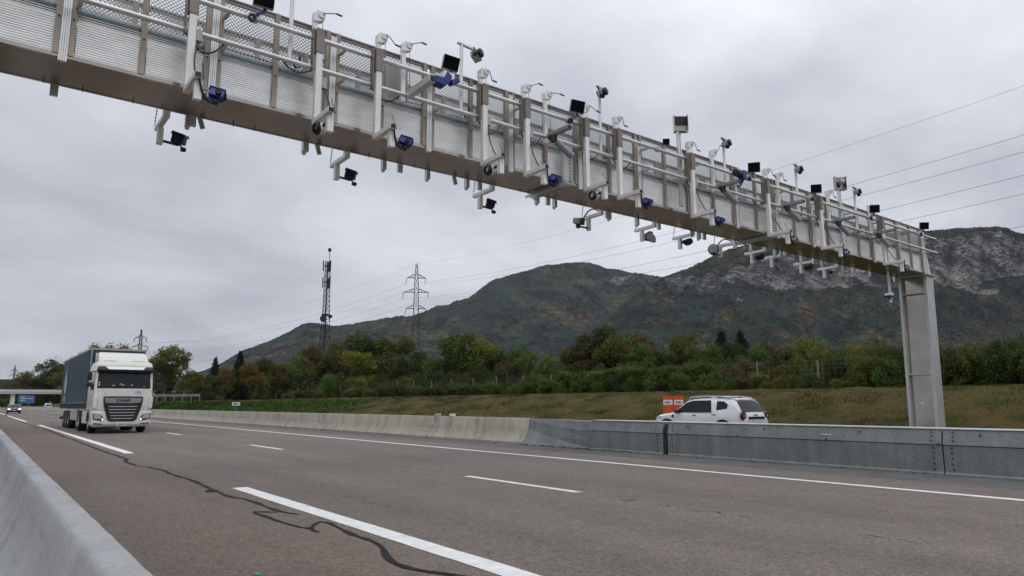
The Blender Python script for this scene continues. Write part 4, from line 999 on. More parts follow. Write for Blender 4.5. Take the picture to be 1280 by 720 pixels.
for sx in (-1, 1):
    hl = MB().prism([(sx*1.21, .93), (sx*.86, .86), (sx*.72, .64), (sx*.84, .60), (sx*1.19, .66)], 'y', -.052, .02).build('headlight', 'glass', lo, .012)
    MB().prism([(sx*1.17, .90), (sx*.90, .84), (sx*.82, .68), (sx*1.15, .69)], 'y', -.057, -.053).build('reflector', 'silver', hl)
    MB().lathe([(0, 0), (.040, 0), (.036, -.012), (0, -.016)], (sx*.80, -.058, .655), 'y', 14).build('bulb', 'head', hl)
    MB().prism([(sx*1.17, .50), (sx*.80, .46), (sx*.82, .42), (sx*1.15, .45)], 'y', -.047, -.02).build('fog_slot', 'black', lo)
    MB().prism([(sx*1.245, 1.16), (sx*1.265, 1.70), (sx*1.12, 1.76), (sx*1.08, 1.72), (sx*1.09, 1.18)], 'y', -.08, .04).build('corner_deflector', 'truckwhite', lo, .02)
    MB().box(min(sx*1.236, sx*1.242), max(sx*1.236, sx*1.242), .30, 1.25, 2.02, 2.80).build('side_window', 'glass', lo)
    dh = MB().box(min(sx*1.236, sx*1.25), max(sx*1.236, sx*1.25), 1.0, 1.2, 1.40, 1.46).build('door_handle', 'black', lo)
    dl = MB()
    for y in (.26, 1.36): dl.box(min(sx*1.2355, sx*1.239), max(sx*1.2355, sx*1.239), y, y + .012, 1.05, 2.85)
    dl.build('door_seam', 'seam', lo)
    mr = MB().box(min(sx*1.36, sx*1.56), max(sx*1.36, sx*1.56), .03, .17, 2.45, 2.86)
    m1 = mr.build('mirror', 'black', lo, .05, seg=3)
    MB().box(min(sx*1.36, sx*1.58), max(sx*1.36, sx*1.58), .05, .19, 2.17, 2.38).build('wide_mirror', 'black', lo, .04, seg=3)
    MB().beam((sx*1.2, .18, 2.88), (sx*1.45, .1, 2.84), .05, .05).beam((sx*1.2, .18, 2.1), (sx*1.45, .12, 2.22), .05, .05).build('mirror_arm', 'black', lo)
    wheel(lo, sx*1.06, .98 + .42, .51, .32, sx)
    wheel(lo, sx*.98, 5.05, .51, .56, sx, 'silver', True)
    MB().prism([(.78, .55), (.84, .86), (1.05, 1.03), (1.78, 1.03), (1.98, .86), (2.02, .55), (1.94, .55), (1.4, .98), (.86, .55)], 'x', min(sx*1.15, sx*1.246), max(sx*1.15, sx*1.246)).build('wheel_arch', 'black', lo)
    MB().box(min(sx*1.0, sx*1.20), max(sx*1.0, sx*1.20), 2.2, 4.2, .42, 1.02).build('side_fairing', 'truckwhite', lo, .03)
    MB().box(min(sx*1.05, sx*1.22), max(sx*1.05, sx*1.22), 6.6, 9.6, .50, 1.06).build('pallet_box', 'grey', lo, .03)
    MB().tube([(sx*.35, .60, 2.98 + .45), (sx*.9, .60, 2.98 + .45)], .02, 6).build('roof_lamp', 'silver', lo)
    for k in range(3): wheel(lo, sx*1.06, 10.3 + 1.31 * k, .5, .38, sx, 'silver')
MB().prism([(.44, 2.70), (.52, 2.66), (.62, 2.74), (.58, 2.79), (.46, 2.76)], 'y', .04, .10).build('kerb_mirror', 'black', lo)
wp = MB()
for x in (-.5, .35): wp.beam((x, -.012, 2.13), (x + .55, .012, 2.24), .018, .018)
wp.build('wiper', 'black', lo)
dd = MB()
for x, z, r in ((-.45, 2.23, .05), (-.05, 2.25, .07), (.32, 2.25, .05), (-.16, 2.30, .05), (.85, 2.2, .04)): dd.prism([(x - r, z - .03), (x + r, z - .02), (x + r*.7, z + .03), (x - r*.8, z + .035)], 'y', .02 + (z-2.1)*.145 - .02, .02 + (z-2.1)*.145 - .012)
dd.build('dashboard_items', 'grey', lo)
for x in (-1.05,):
    b = MB()
    for z in (2.25, 2.36): b.box(x - .03, x + .03, .018 + (z-2.1)*.145 - .02, .018 + (z-2.1)*.145 - .013, z - .035, z + .035)
    b.build('windscreen_stickers', 'signwhite', lo)
pl = MB().box(-.27, .27, -.085, -.03, .36, .47).build('number_plate', 'signwhite', lo)
MB().box(-.27, -.215, -.0885, -.0855, .36, .47).box(.215, .27, -.0885, -.0855, .36, .47).build('plate_band', 'decal', pl)
text_mesh('GF 485 TM', .085, .001, 'black', 'plate_letters', pl, (0, -.0885, .415), (R(90), 0, 0), .8)
lg = MB()
for a0 in np.arange(0, 6.2, .45): lg.prism([(.60 + .13*math.cos(a), 1.90 + .10*math.sin(a)) for a in (a0, a0 + .3)] + [(.60 + .10*math.cos(a), 1.90 + .075*math.sin(a)) for a in (a0 + .3, a0)], 'y', -.0215, -.0185)
lg = lg.build('door_logo', 'decal', lo)
text_mesh('RETI', .11, .001, 'decal', 'logo_letters', lg, (.64, -.0215, 1.90), (R(90), 0, 0), .9)
MB().box(-.42, .42, .2, 13.8, .62, .98).build('chassis', 'black', lo)
MB().box(-1.15, 1.15, 2.2, 2.4, 1.05, 1.2).build('cab_rear_frame', 'black', lo)
MB().lathe([(0, -.75), (.33, -.75), (.35, -.7), (.35, .7), (.33, .75), (0, .75)], (.75, 3.2, .72), 'y', 20).build('fuel_tank', 'silver', lo, smooth=True)
tb = MB().box(-1.22, 1.22, 2.46, 15.95, 1.10, 1.26).build('trailer_bed', 'beige', lo, .01)
cu = MB(); n = 90                                         # rippled curtains
for sx in (-1, 1):
    vs = []
    for i in range(n + 1):
        y = lerp(2.60, 15.8, i / n)
        for z, a in ((1.16, .012), (1.5, .010), (2.4, .018), (3.3, .014), (4.03, .004)):
            vs.append((sx * (1.24 + a * math.sin(y * 9.5 + z) * (0.4 + 0.6 * float(vnoise(y * 1.1, z, 4)))), y, z))
    cu.add(vs, [(5*i+k, 5*i+k+1, 5*i+6+k, 5*i+5+k) for i in range(n) for k in range(4)])
cu.add([(-1.2, 15.93, 1.2), (1.2, 15.93, 1.2), (1.2, 15.93, 4.04), (-1.2, 15.93, 4.04)], [(0, 1, 2, 3)])
cu.add([(-1.2, 2.47, 1.2), (1.2, 2.47, 1.2), (1.2, 2.47, 4.04), (-1.2, 2.47, 4.04)], [(0, 1, 2, 3)])
cu = cu.build('curtain', 'curtain', lo, fix=False)
strap = MB().box(-1.262, -1.248, 0, .035, 1.12, 1.42).build('curtain_strap', 'seam', None, mesh_only=True)
for y in np.arange(2.75, 15.8, .42): link('curtain_strap', strap, cu).location = (0, y, 0)
hem = MB().box(-1.264, -1.25, 2.6, 15.8, 1.425, 1.45).build('curtain_hem', 'grey', cu)
em_ = MB()
for poly in ([(13.9, 1.95), (13.2, 2.15), (12.95, 2.7), (13.4, 3.1), (13.7, 3.3), (13.9, 3.85), (14.1, 3.3), (14.5, 3.0), (14.8, 2.6), (14.6, 2.1)], [(13.3, 1.55), (13.4, 1.85), (14.4, 1.85), (14.5, 1.6), (13.9, 1.5)]):
    em_.add([(-1.272, y - .6, z) for y, z in poly], [tuple(range(len(poly)))])
em_.build('curtain_print', 'emblem', cu, fix=False)
fr = MB().box(-1.25, 1.25, 2.45, 15.97, 4.04, 4.14)
for sx in (-1.23, 1.17): fr.box(sx, sx + .06, 2.45, 2.53, 1.26, 4.04); fr.box(sx, sx + .06, 15.87, 15.95, 1.26, 4.04)
fr.build('trailer_frame', 'beige', lo, .01)
MB().box(-1.2, 1.2, 15.8, 15.98, .45, .60).build('rear_bumper', 'black', lo)

# ------------------------------------------------------------------ cars
def car(name, label, cat, loc, rz, Lh, hwmax, top, bot, body, group=None, belt=1.0, tumble=.27):
    e = thing(name, label, cat, loc, rz, group)
    ty, tz = np.array(top, float).T; by, bz = np.array(bot, float).T
    def hw(y, z):
        end = 1 - .20 * max(0, (abs(y) - (Lh - .55)) / .55) ** 2.2
        w = hwmax * end
        if z > belt: w -= tumble * (z - belt)
        elif z < .45: w -= .12 * (.45 - z)
        return w
    ys_ = sorted(set([round(float(q), 3) for q in np.concatenate([np.linspace(-Lh, Lh, 56), ty])]))
    nz_ = 12; vs = []; ns = len(ys_)
    for y in ys_:
        zt = float(np.interp(y, ty, tz)); zb = float(np.interp(y, by, bz))
        ring = []
        for k in range(nz_):
            t = k / (nz_ - 1); z = lerp(zb, zt, t)
            inset = 0.0
            dz = zt - z
            if dz < .07: inset = .085 * (1 - math.sqrt(max(0, 1 - ((.07 - dz) / .07) ** 2)))
            ring.append((hw(y, z) - inset, z))
        row = [(-x, y, z) for x, z in ring] + [(lerp(-ring[-1][0], ring[-1][0], q), y, zt + .018 * (1 - (2*q - 1)**2)) for q in (.15, .35, .5, .65, .85)] + [(x, y, z) for x, z in ring[::-1]]
        vs += row
    n = len(vs) // ns
    fs = [(i*n+k, i*n+(k+1)%n, (i+1)*n+(k+1)%n, (i+1)*n+k) for i in range(ns-1) for k in range(n)]
    fs += [tuple(range(n)), tuple(range((ns-1)*n, ns*n))[::-1]]
    bo = MB().add(vs, fs).build('body', body, e, smooth=True)
    def side(nm, m, poly, off=.006, th=0, parent=None):
        obs = []
        for sx in (-1, 1):
            b = MB().add([(sx * (hw(y, z) + off), y, z) for y, z in poly], [tuple(range(len(poly)))])
            obs.append(b.build(nm, m, parent or e, fix=False))
        return obs
    def topstrip(nm, m, y0, z0, y1, z1, w0, w1, off=.012):
        d = Vector((0, y1 - y0, z1 - z0)).normalized(); nrm = Vector((0, -d.z, d.y)); nrm = nrm if nrm.z > 0 else -nrm
        vs = []
        for t in (0, .25, .5, .75, 1):
            y, z, w = lerp(y0, y1, t), lerp(z0, z1, t), lerp(w0, w1, t)
            for q in (-1, -.5, 0, .5, 1):
                p = Vector((q*w, y, z + .018 * (1 - q*q))) + nrm * off; vs.append(p)
        return MB().add(vs, [(5*i+k, 5*i+k+1, 5*i+6+k, 5*i+5+k) for i in range(4) for k in range(4)]).build(nm, m, e, fix=False)
    return e, hw, side, topstrip
CARPOS = (23.3, 17.85, -.126)
suv_top = [(-2.17, .55), (-2.165, .80), (-2.12, 1.0), (-2.06, 1.09), (-1.74, 1.52), (-1.58, 1.585), (-1.0, 1.625), (-.3, 1.635), (.2, 1.60), (.46, 1.53), (1.12, 1.09), (1.3, 1.055), (1.8, .99), (2.02, .92), (2.13, .80), (2.17, .58)]
suv_bot = [(-2.17, .42), (-1.9, .30), (1.9, .28), (2.17, .42)]
e, hw, side, tops = car('parked_car', 'white estate car with silver roof rails driving beyond the steel median barrier', 'car', CARPOS, 0, 2.17, .90, suv_top, suv_bot, 'carwhite')
e.name = 'white_car'
side('side_window', 'glass', [(.52, 1.10), (.98, 1.11), (.42, 1.48), (.16, 1.545), (-.02, 1.55), (-.06, 1.10)])
side('side_window', 'glass', [(-.10, 1.10), (-.10, 1.55), (-.72, 1.56), (-.80, 1.10)])
side('side_window', 'glass', [(-1.0, 1.18), (-1.0, 1.53), (-1.32, 1.51), (-1.50, 1.40), (-1.48, 1.24)])
side('window_trim', 'black', [(-.055, 1.09), (-.105, 1.09), (-.10, 1.555), (-.02, 1.555)], .004)
side('window_trim', 'black', [(1.04, 1.085), (1.0, 1.12), (.95, 1.10), (-.82, 1.085), (-.82, 1.07)], .004)
tops('rear_window', 'glass', -2.055, 1.11, -1.76, 1.505, .72, .60)
tops('windscreen', 'glass', .50, 1.515, 1.09, 1.115, .62, .74)
tops('rear_spoiler', 'carwhite', -1.78, 1.545, -1.56, 1.60, .62, .64, .03)
hd = side('door_handle', 'black', [(.10, 1.0), (-.10, 1.0), (-.10, .97), (.10, .97)], .02)
side('door_handle', 'black', [(-.82, 1.03), (-1.02, 1.03), (-1.02, 1.0), (-.82, 1.0)], .02)
for yy in (-.07, .95, -1.02): side('door_seam', 'grey', [(yy, .45), (yy + .012, .45), (yy + .012, 1.08), (yy, 1.08)], .003)
for yc in (1.38, -1.30): side('wheel_arch', 'black', [(yc + .47*math.cos(a), .38 + .47*math.sin(a)) for a in np.linspace(0, math.pi, 15)], .012)
side('sill', 'black', [(-.9, .32), (.95, .32), (.95, .44), (-.9, .44)], .012)
side('wing_vent', 'black', [(1.02, .90), (1.14, .88), (1.12, 1.0), (1.02, 1.0)], .012)
side('headlight', 'grey', [(1.70, .84), (2.08, .78), (2.02, .88), (1.72, .93)], .012)
for sx in (-1, 1):
    MB().tube([(sx*.64, .42, 1.60), (sx*.66, .30, 1.675), (sx*.67, -.3, 1.71), (sx*.66, -1.0, 1.70), (sx*.65, -1.5, 1.65), (sx*.64, -1.58, 1.60)], .024, 8).build('roof_rail', 'chrome', e, smooth=True)
    MB().tube([(sx*.66, -.95, 1.69), (sx*.65, -1.52, 1.64)], .027, 8).build('rail_end', 'black', e, smooth=True)
    mi = MB().box(min(sx*.90, sx*1.10), max(sx*.90, sx*1.10), .68, .84, 1.05, 1.20).build('mirror', 'black', e, .04, seg=3)
    tl_ = MB().lathe([(0, .03), (.165, .03), (.15, -.035), (.10, -.05), (0, -.05)], (sx*.735, -2.10, .98), 'y', 20).build('tail_light', 'red', e, smooth=True)
    MB().lathe([(0, -.052), (.055, -.052), (.06, -.045)], (sx*.735, -2.10, .98), 'y', 14).build('reversing_lens', 'grey', tl_)
    for yc in (1.38, -1.30): wheel(e, sx*.80, yc, .35, .22, sx)
MB().box(-.48, .48, -2.19, -2.13, .86, .95).build('tailgate_strip', 'black', e, .01)
MB().box(-.26, .26, -2.20, -2.17, .72, .83).build('number_plate', 'signwhite', e)
MB().box(-.11, .11, -2.165, -2.11, 1.0, 1.03).build('tailgate_badge', 'silver', e)
MB().box(-.85, .85, -2.22, -2.1, .40, .62).build('rear_bumper', 'black', e, .04)
MB().tube([(0, -1.45, 1.6), (0, -1.62, 1.78)], .008, 5).build('aerial', 'black', e)
sed_top = [(-2.3, .6), (-2.28, .95), (-2.1, 1.0), (-1.75, 1.03), (-1.0, 1.38), (-.3, 1.44), (.3, 1.40), (1.15, .96), (1.9, .84), (2.2, .74), (2.3, .55)]
e, hw, side, tops = car('dark_car', 'dark saloon car with its headlights on, far down the near lane by the bridge', 'car', (5.0, 140.5, .004), math.pi, 2.3, .92, sed_top, [(-2.3, .35), (-2, .2), (2, .2), (2.3, .3)], 'carblack', None, .95)
tops('windscreen', 'glass', .36, 1.37, 1.10, .99, .60, .74)
side('side_window', 'glass', [(.9, 1.0), (.35, 1.33), (-.6, 1.36), (-1.1, 1.05)])
for sx in (-1, 1):
    MB().prism([(sx*.86, .76), (sx*.50, .70), (sx*.52, .60), (sx*.84, .62)], 'y', 2.14, 2.31).build('headlight', 'headfar', e)
    MB().box(min(sx*.92, sx*1.08), max(sx*.92, sx*1.08), .75, .87, .95, 1.08).build('mirror', 'carblack', e, .03)
    for yc in (1.4, -1.4): wheel(e, sx*.82, yc, .33, .22, sx)
MB().prism([(-.42, .62), (.42, .62), (.36, .36), (-.36, .36)], 'y', 2.26, 2.32).build('grille', 'black', e)
MB().box(-.26, .26, 2.32, 2.335, .44, .54).build('number_plate', 'signwhite', e)
van_top = [(-2.6, .6), (-2.58, 1.8), (-2.4, 1.95), (.6, 1.97), (1.1, 1.9), (1.8, 1.25), (2.4, 1.05), (2.55, .8), (2.6, .5)]
pv = at(49, 508, 262)
e, hw, side, tops = car('white_van', 'small white van far away on the other carriageway, right of the blue motorway sign', 'van', (17.9, 262, -.126), 0, 2.6, .97, van_top, [(-2.6, .35), (-2.3, .25), (2.3, .25), (2.6, .35)], 'carwhite', None, 1.1, .14)
MB().box(-.70, .70, -2.62, -2.59, 1.15, 1.65).build('rear_window', 'glass', e)
for sx in (-1, 1):
    for yc in (1.6, -1.6): wheel(e, sx*.85, yc, .34, .22, sx)
    MB().box(min(sx*.86, sx*.93), max(sx*.86, sx*.93), -2.63, -2.595, .8, 1.2).build('tail_light', 'red', e)

# ------------------------------------------------------------------ signs
for x0, yy, lab in ((26.30, 22.48, 'left one of the two orange works boards behind the white car'), (26.62, 22.10, 'right one of the two orange works boards, nearer the windscreen of the white car')):
    e = thing('works_board', lab, 'works board', (x0, yy, .05), R(-50), 'orange works boards behind the white car')
    p = MB().box(-.235, .235, -.012, .012, .30, 1.62).build('board', 'orange', e, .004)
    MB().box(-.205, .215, -.0155, -.0125, 1.20, 1.43).build('white_band', 'signwhite', p)
    l = MB()
    for x, w in ((-.10, .05), (-.02, .035), (.04, .05), (.10, .03)): l.box(x - w/2, x + w/2, -.019, -.016, 1.26, 1.36)
    l.build('band_marks', 'seam', p)
    ed_ = MB()
    for x in (-.235, .219): ed_.box(x, x + .016, -.017, -.0125, .30, 1.19)
    ed_.build('reflective_edge', 'signwhite' if False else 'orange', p)
    MB().box(-.03, .03, .013, .05, 0, 1.5).box(-.30, .30, -.1, .15, -.10, .03).build('stand', 'galv', e)
pk = onx(297, 505, 26.5)
e = thing('kilometre_sign', 'tiny white kilometre sign on a post at the green foot of the bank', 'sign', (26.3, pk.y, 0.05), R(-16))
MB().box(-.46, .46, -.02, .02, 1.12, 1.56).build('plate', 'signwhite', e, .01)
text_mesh('28.1', .36, .002, 'seam', 'plate_digits', e, (0, -.024, 1.34), (R(90), 0, 0), 1.0)
MB().tube([(0, .04, -.1), (0, .04, 1.5)], .035, 8).build('post', 'galv', e)
ps = at(33, 498, 400)
e = thing('motorway_sign', 'wide blue motorway direction sign standing under the far bridge', 'sign', (ps.x, ps.y, 0), R(-4))
bp = MB().box(-3.0, 3.2, -.06, .06, 2.2, 5.9).build('panel', 'signblue', e)
l = MB()
for x0, x1, z in ((-2.4, -.6, 5.0), (-2.4, .3, 4.2), (-2.4, -.2, 3.4), (.6, 2.6, 4.2)): l.box(x0, x1, -.075, -.062, z, z + .22)
l.build('lettering', 'signwhite', bp)
MB().tube([(-1.8, .2, 0), (-1.8, .2, 5.5)], .12, 8).tube([(.9, .2, 0), (.9, .2, 5.5)], .12, 8).build('post', 'galv', e)
e = thing('warning_sign', 'small white triangular warning sign far off on the median, left of the lorry', 'sign', (15.9, 226, 0))
MB().prism([(-.62, 1.25), (.62, 1.25), (0, 2.35)], 'y', -.02, .02).build('triangle', 'red', e)
MB().prism([(-.46, 1.34), (.46, 1.34), (0, 2.15)], 'y', -.026, -.0205).build('face', 'signwhite', e)
MB().prism([(-.08, 1.45), (.08, 1.45), (.05, 1.9), (-.05, 1.9)], 'y', -.031, -.0265).build('symbol', 'seam', e)
MB().tube([(0, .05, 0), (0, .05, 2.0)], .04, 8).build('post', 'galv', e)
# ------------------------------------------------------------------ far bridge and guard rail
e = thing('road_bridge', 'pale flat road bridge crossing the motorway in the far left distance', 'bridge', (14.6, 440, 0))
MB().box(-70, 85, -4.5, 4.5, 7.0, 8.15).build('deck', 'bridge', e)
rl = MB().box(-70, 85, -4.75, -4.6, 8.16, 9.0)
rl.build('parapet', 'bridge', e)
rr = MB()
for z in (9.15, 9.45): rr.box(-70, 85, -4.7, -4.62, z, z + .07)
for x in np.arange(-70, 85, 2.5): rr.box(x, x + .1, -4.7, -4.62, 9.0, 9.5)
rr.build('railing', 'galv', e)
MB().box(-70, 85, -4.53, -4.505, 7.3, 7.75).build('deck_edge_beam', 'grey', e)
for x in (-18, 0): MB().box(x - .9, x + .9, -3, 3, 0, 7.0).build('pier', 'bridge', e, .1)
pA, pB = at(186, 493, 118), at(250, 493, 112)
e = thing('guard_rail', 'grey guard rail on the crest right of the lorry, in front of the bushes', 'guard rail', (pA.x, pA.y, 1.95))
dv = Vector((pB.x - pA.x, pB.y - pA.y, 0))
MB().beam((0, 0, .72), dv + Vector((0, 0, .72)), .06, .34).build('rail_beam', 'galv', e)
for i in range(7): MB().beam(dv * (i/6) + Vector((0, 0, -.2)), dv * (i/6) + Vector((0, 0, .85)), .1, .1).build('post', 'galv', e)

# ------------------------------------------------------------------ pylons, mast, power lines
def lattice(b, levels, r, diag=True, n=4):           # levels: (z, halfwidth)
    for (z0, w0), (z1, w1) in zip(levels[:-1], levels[1:]):
        c0 = [(w0*math.cos(2*math.pi*(k+.5)/n)*1.414, w0*math.sin(2*math.pi*(k+.5)/n)*1.414, z0) for k in range(n)]
        c1 = [(w1*math.cos(2*math.pi*(k+.5)/n)*1.414, w1*math.sin(2*math.pi*(k+.5)/n)*1.414, z1) for k in range(n)]
        for k in range(n):
            b.beam(c0[k], c1[k], r*1.5, r*1.5); b.beam(c1[k], c1[(k+1)%n], r*.8, r*.8)
            if diag: b.beam(c0[k], c1[(k+1)%n], r*.8, r*.8); b.beam(c0[(k+1)%n], c1[k], r*.8, r*.8)
def pylon(label, loc, top, rz, arms=((4.4, 3.0), (8.9, 3.9), (14.0, 3.1)), r=.13, detail=True):
    e = thing('power_pylon', label, 'pylon', loc, rz, 'lattice power pylons')
    b = MB(); zt = top
    lattice(b, [(0, 2.6), (6.5, 2.1), (12, 1.7), (17, 1.3), (21.5, 1.0), (zt - 14.5, .72), (zt - 11.5, .68), (zt - 9, .64), (zt - 6.5, .58), (zt - 4.4, .5), (zt - 2, .35), (zt, .25)], r * .62)
    b.build('tower', 'pylon', e)
    for dz, w in arms:
        for sx in (-1, 1):
            a = MB()
            for sy in (-.5, .5): a.beam((sx*.5, sy, zt - dz), (sx*w, 0, zt - dz - .15), r, r); a.beam((sx*.5, sy, zt - dz + 1.1), (sx*w, 0, zt - dz - .15), r, r)
            for q in (.3, .6): a.beam((sx*lerp(.5, w, q), .3*(1-q), zt - dz), (sx*lerp(.5, w, q), .3*(1-q), zt - dz + 1.1*(1-q)), r*.7, r*.7)
            a = a.build('cross_arm', 'pylon', e)
            i_ = MB()
            for q in (-.22, .22): i_.beam((sx*(w - .05) , q, zt - dz - .15), (sx*(w - .05) - .35, q*1.5, zt - dz - 1.9), r*.9, r*.9)
            i_.beam((sx*(w-.05) - .35, -.5, zt - dz - 1.9), (sx*(w-.05) - .35, .5, zt - dz - 1.9), r, r)
            i_.build('insulator', 'pylon', a)
    return e
p1 = at(521, 330, 217); p2 = at(177, 412, 420); p3 = at(19, 457, 830)
ang = math.atan2(p2.y - p1.y, p2.x - p1.x) - math.pi/2
ca_, sa_ = math.cos(ang), math.sin(ang)
pylon('tall lattice power pylon behind the trees, right of the telecom mast', (p1.x, p1.y, 2.0), p1.z - 2.0, R(-28))
pylon('lattice power pylon standing directly above the lorry cab in the distance', (p2.x, p2.y, 0), p2.z, R(-28), r=.17)
pylon('faint lattice power pylon at the far left edge behind the bridge', (p3.x, p3.y, 0), p3.z, R(-28), r=.20)
offs = [(0, 0, 0), (-3.0, 0, -6.4), (3.0, 0, -6.4), (-3.9, 0, -10.9), (3.9, 0, -10.9), (-3.1, 0, -16.0), (3.1, 0, -16.0)]
wl_ = ['topmost earth wire running over the gantry from pylon top to pylon top', 'upper power line on the far side of the tall pylon, second wire from the top', 'upper power line on the near side of the tall pylon, third wire from the top',
       'middle power line on the far side of the tall pylon, fourth wire from the top', 'middle power line on the near side of the tall pylon, fifth wire from the top', 'lower power line on the far side of the tall pylon, sixth wire from the top', 'lowest power line, on the near side of the tall pylon just above the cliff']
for (ox, oy, oz), lab in zip(offs, wl_):
    def off(p): return Vector((p.x + ox*math.cos(R(-28)), p.y + ox*math.sin(R(-28)), p.z + oz))
    b = MB(); r = .022 if oz else .017
    A0 = off(p1) + Vector((-26.5, -243.5, -6.3))
    for a, c, sag, rr_ in ((A0, off(p1), 5.6, r), (off(p1), off(p2), 6.0, r*1.15), (off(p2), off(p3), 7.0, r*1.3)):
        pts = [a.lerp(c, i/28) + Vector((0, 0, -4*sag*(i/28)*(1 - i/28))) for i in range(29)]
        b.tube(pts, rr_, 5)
    o = b.build('power_line', 'wire'); tag(o, lab, 'power line', 'power lines strung between the pylons')
pm0 = at(410, 322, 200)
e = thing('telecom_mast', 'dark lattice telecom mast with antennas and a dish, left of the tall pylon', 'mast', (pm0.x, pm0.y, 2.0), R(15))
mt = pm0.z - 2.0
b = MB(); lattice(b, [(0, 1.9)] + [(z, lerp(1.9, .75, z / (mt*.62))) for z in np.arange(2.5, mt*.62, 2.5)] + [(z, lerp(.75, .55, (z - mt*.62) / (mt*.38))) for z in np.arange(mt*.62, mt + .1, 1.4)], .085, True, 3)
b.build('tower', 'mast', e)
MB().box(-.12, .12, -.12, .12, 0, mt*.97).build('cable_run', 'mast', e)
for z in (mt - 2.4, mt - 7.2):
    for k in range(3):
        a = 2*math.pi*k/3 + .5; p = Vector((1.15*math.cos(a), 1.15*math.sin(a), z))
        o = MB().box(-.26, .26, -.14, .14, -1.45, 1.45).build('panel_antenna', 'mast', e, .03); o.location = p; o.rotation_euler = (0, 0, a + math.pi/2)
        MB().beam((-.0, .08, 0), (0, .95, 0), .1, .1).build('antenna_arm', 'mast', o)
    rg = MB()
    for k in range(3): rg.beam((1.0*math.cos(2.09*k), 1.0*math.sin(2.09*k), z), (1.0*math.cos(2.09*k+2.09), 1.0*math.sin(2.09*k+2.09), z), .12, .12)
    rg.build('antenna_frame', 'mast', e)
MB().beam((.5, 0, mt - .5), (.5, 0, mt + 2.2), .12, .12).build('top_pole', 'mast', e)
MB().lathe([(0, -.5), (.42, -.45), (.5, 0), (.42, .45), (0, .5)], (.5, 0, mt + 2.3), 'z', 12).build('top_antenna', 'mast', e, smooth=True)
for a, z, r in ((3.4, mt*.565, .95), (-.3, mt*.585, .55)):
    o = MB().lathe([(0, -.25), (r*.8, -.2), (r, .15), (0, .2)], (0, 0, 0), 'y', 18).build('dish', 'mast', e, smooth=True); o.location = (1.2*math.cos(a), 1.2*math.sin(a) - .3, z); o.rotation_euler = (0, 0, R(-25))
MB().box(-.8, .8, -.8, .8, mt*.59, mt*.60).build('platform', 'mast', e)

# ------------------------------------------------------------------ wire fence on the crest
e = thing('wire_fence', 'wire mesh fence on pale posts along the crest of the bank', 'fence', (38.6, 0, 1.95))
fpost = MB().box(-.035, .035, -.035, .035, -.2, 1.85).build('fence_post', 'fencepost', None, mesh_only=True)
wm_ = MB()
yy = 6.0; prev = None; i = 0
while yy < 150:
    o = link('post', fpost, e); o.location = (random.uniform(-.06, .06), yy, random.uniform(-.05, .12)); o.rotation_euler = (random.uniform(-.03, .03), random.uniform(-.03, .03), 0)
    yy += 3.95
for z in (.1, .4, .7, 1.0, 1.3, 1.55, 1.8): wm_.beam((0, 5, z), (0, 150, z), .006, .006)
for y in np.arange(5, 75, .35): wm_.beam((.003, y, 0), (.003, y, 1.8), .004, .004)
wm_.build('wire_mesh', 'galv', e)
# ------------------------------------------------------------------ trees, bushes, hedge, grass
def leaves(rng, cen, rad, per, size, tint, flat=0.0):
    cen = np.repeat(cen, per, 0); rad = np.repeat(np.asarray(rad), per)[:, None]; tint = np.repeat(tint, per)
    n = len(cen)
    d = rng.normal(size=(n, 3)); d /= np.linalg.norm(d, axis=1, keepdims=True)
    p = cen + d * rad * (rng.random((n, 1)) ** 0.45)
    a = rng.normal(size=(n, 3)); a[:, 2] *= (1 - flat); a /= np.linalg.norm(a, axis=1, keepdims=True)
    b = np.cross(a, rng.normal(size=(n, 3))); b /= np.linalg.norm(b, axis=1, keepdims=True)
    s = size * rng.uniform(0.6, 1.3, (n, 1))
    q = np.stack([p - a*s, p + b*s*.5, p + a*s, p - b*s*.5], 1).reshape(-1, 3)
    t = np.clip(tint + rng.normal(0, .10, n), 0, 1)
    return q, np.repeat(t, 4)
def crownmesh(name, q, t):
    return npmesh(name, q, np.arange(len(q)).reshape(-1, 4), 'leaf', {'tint': t})
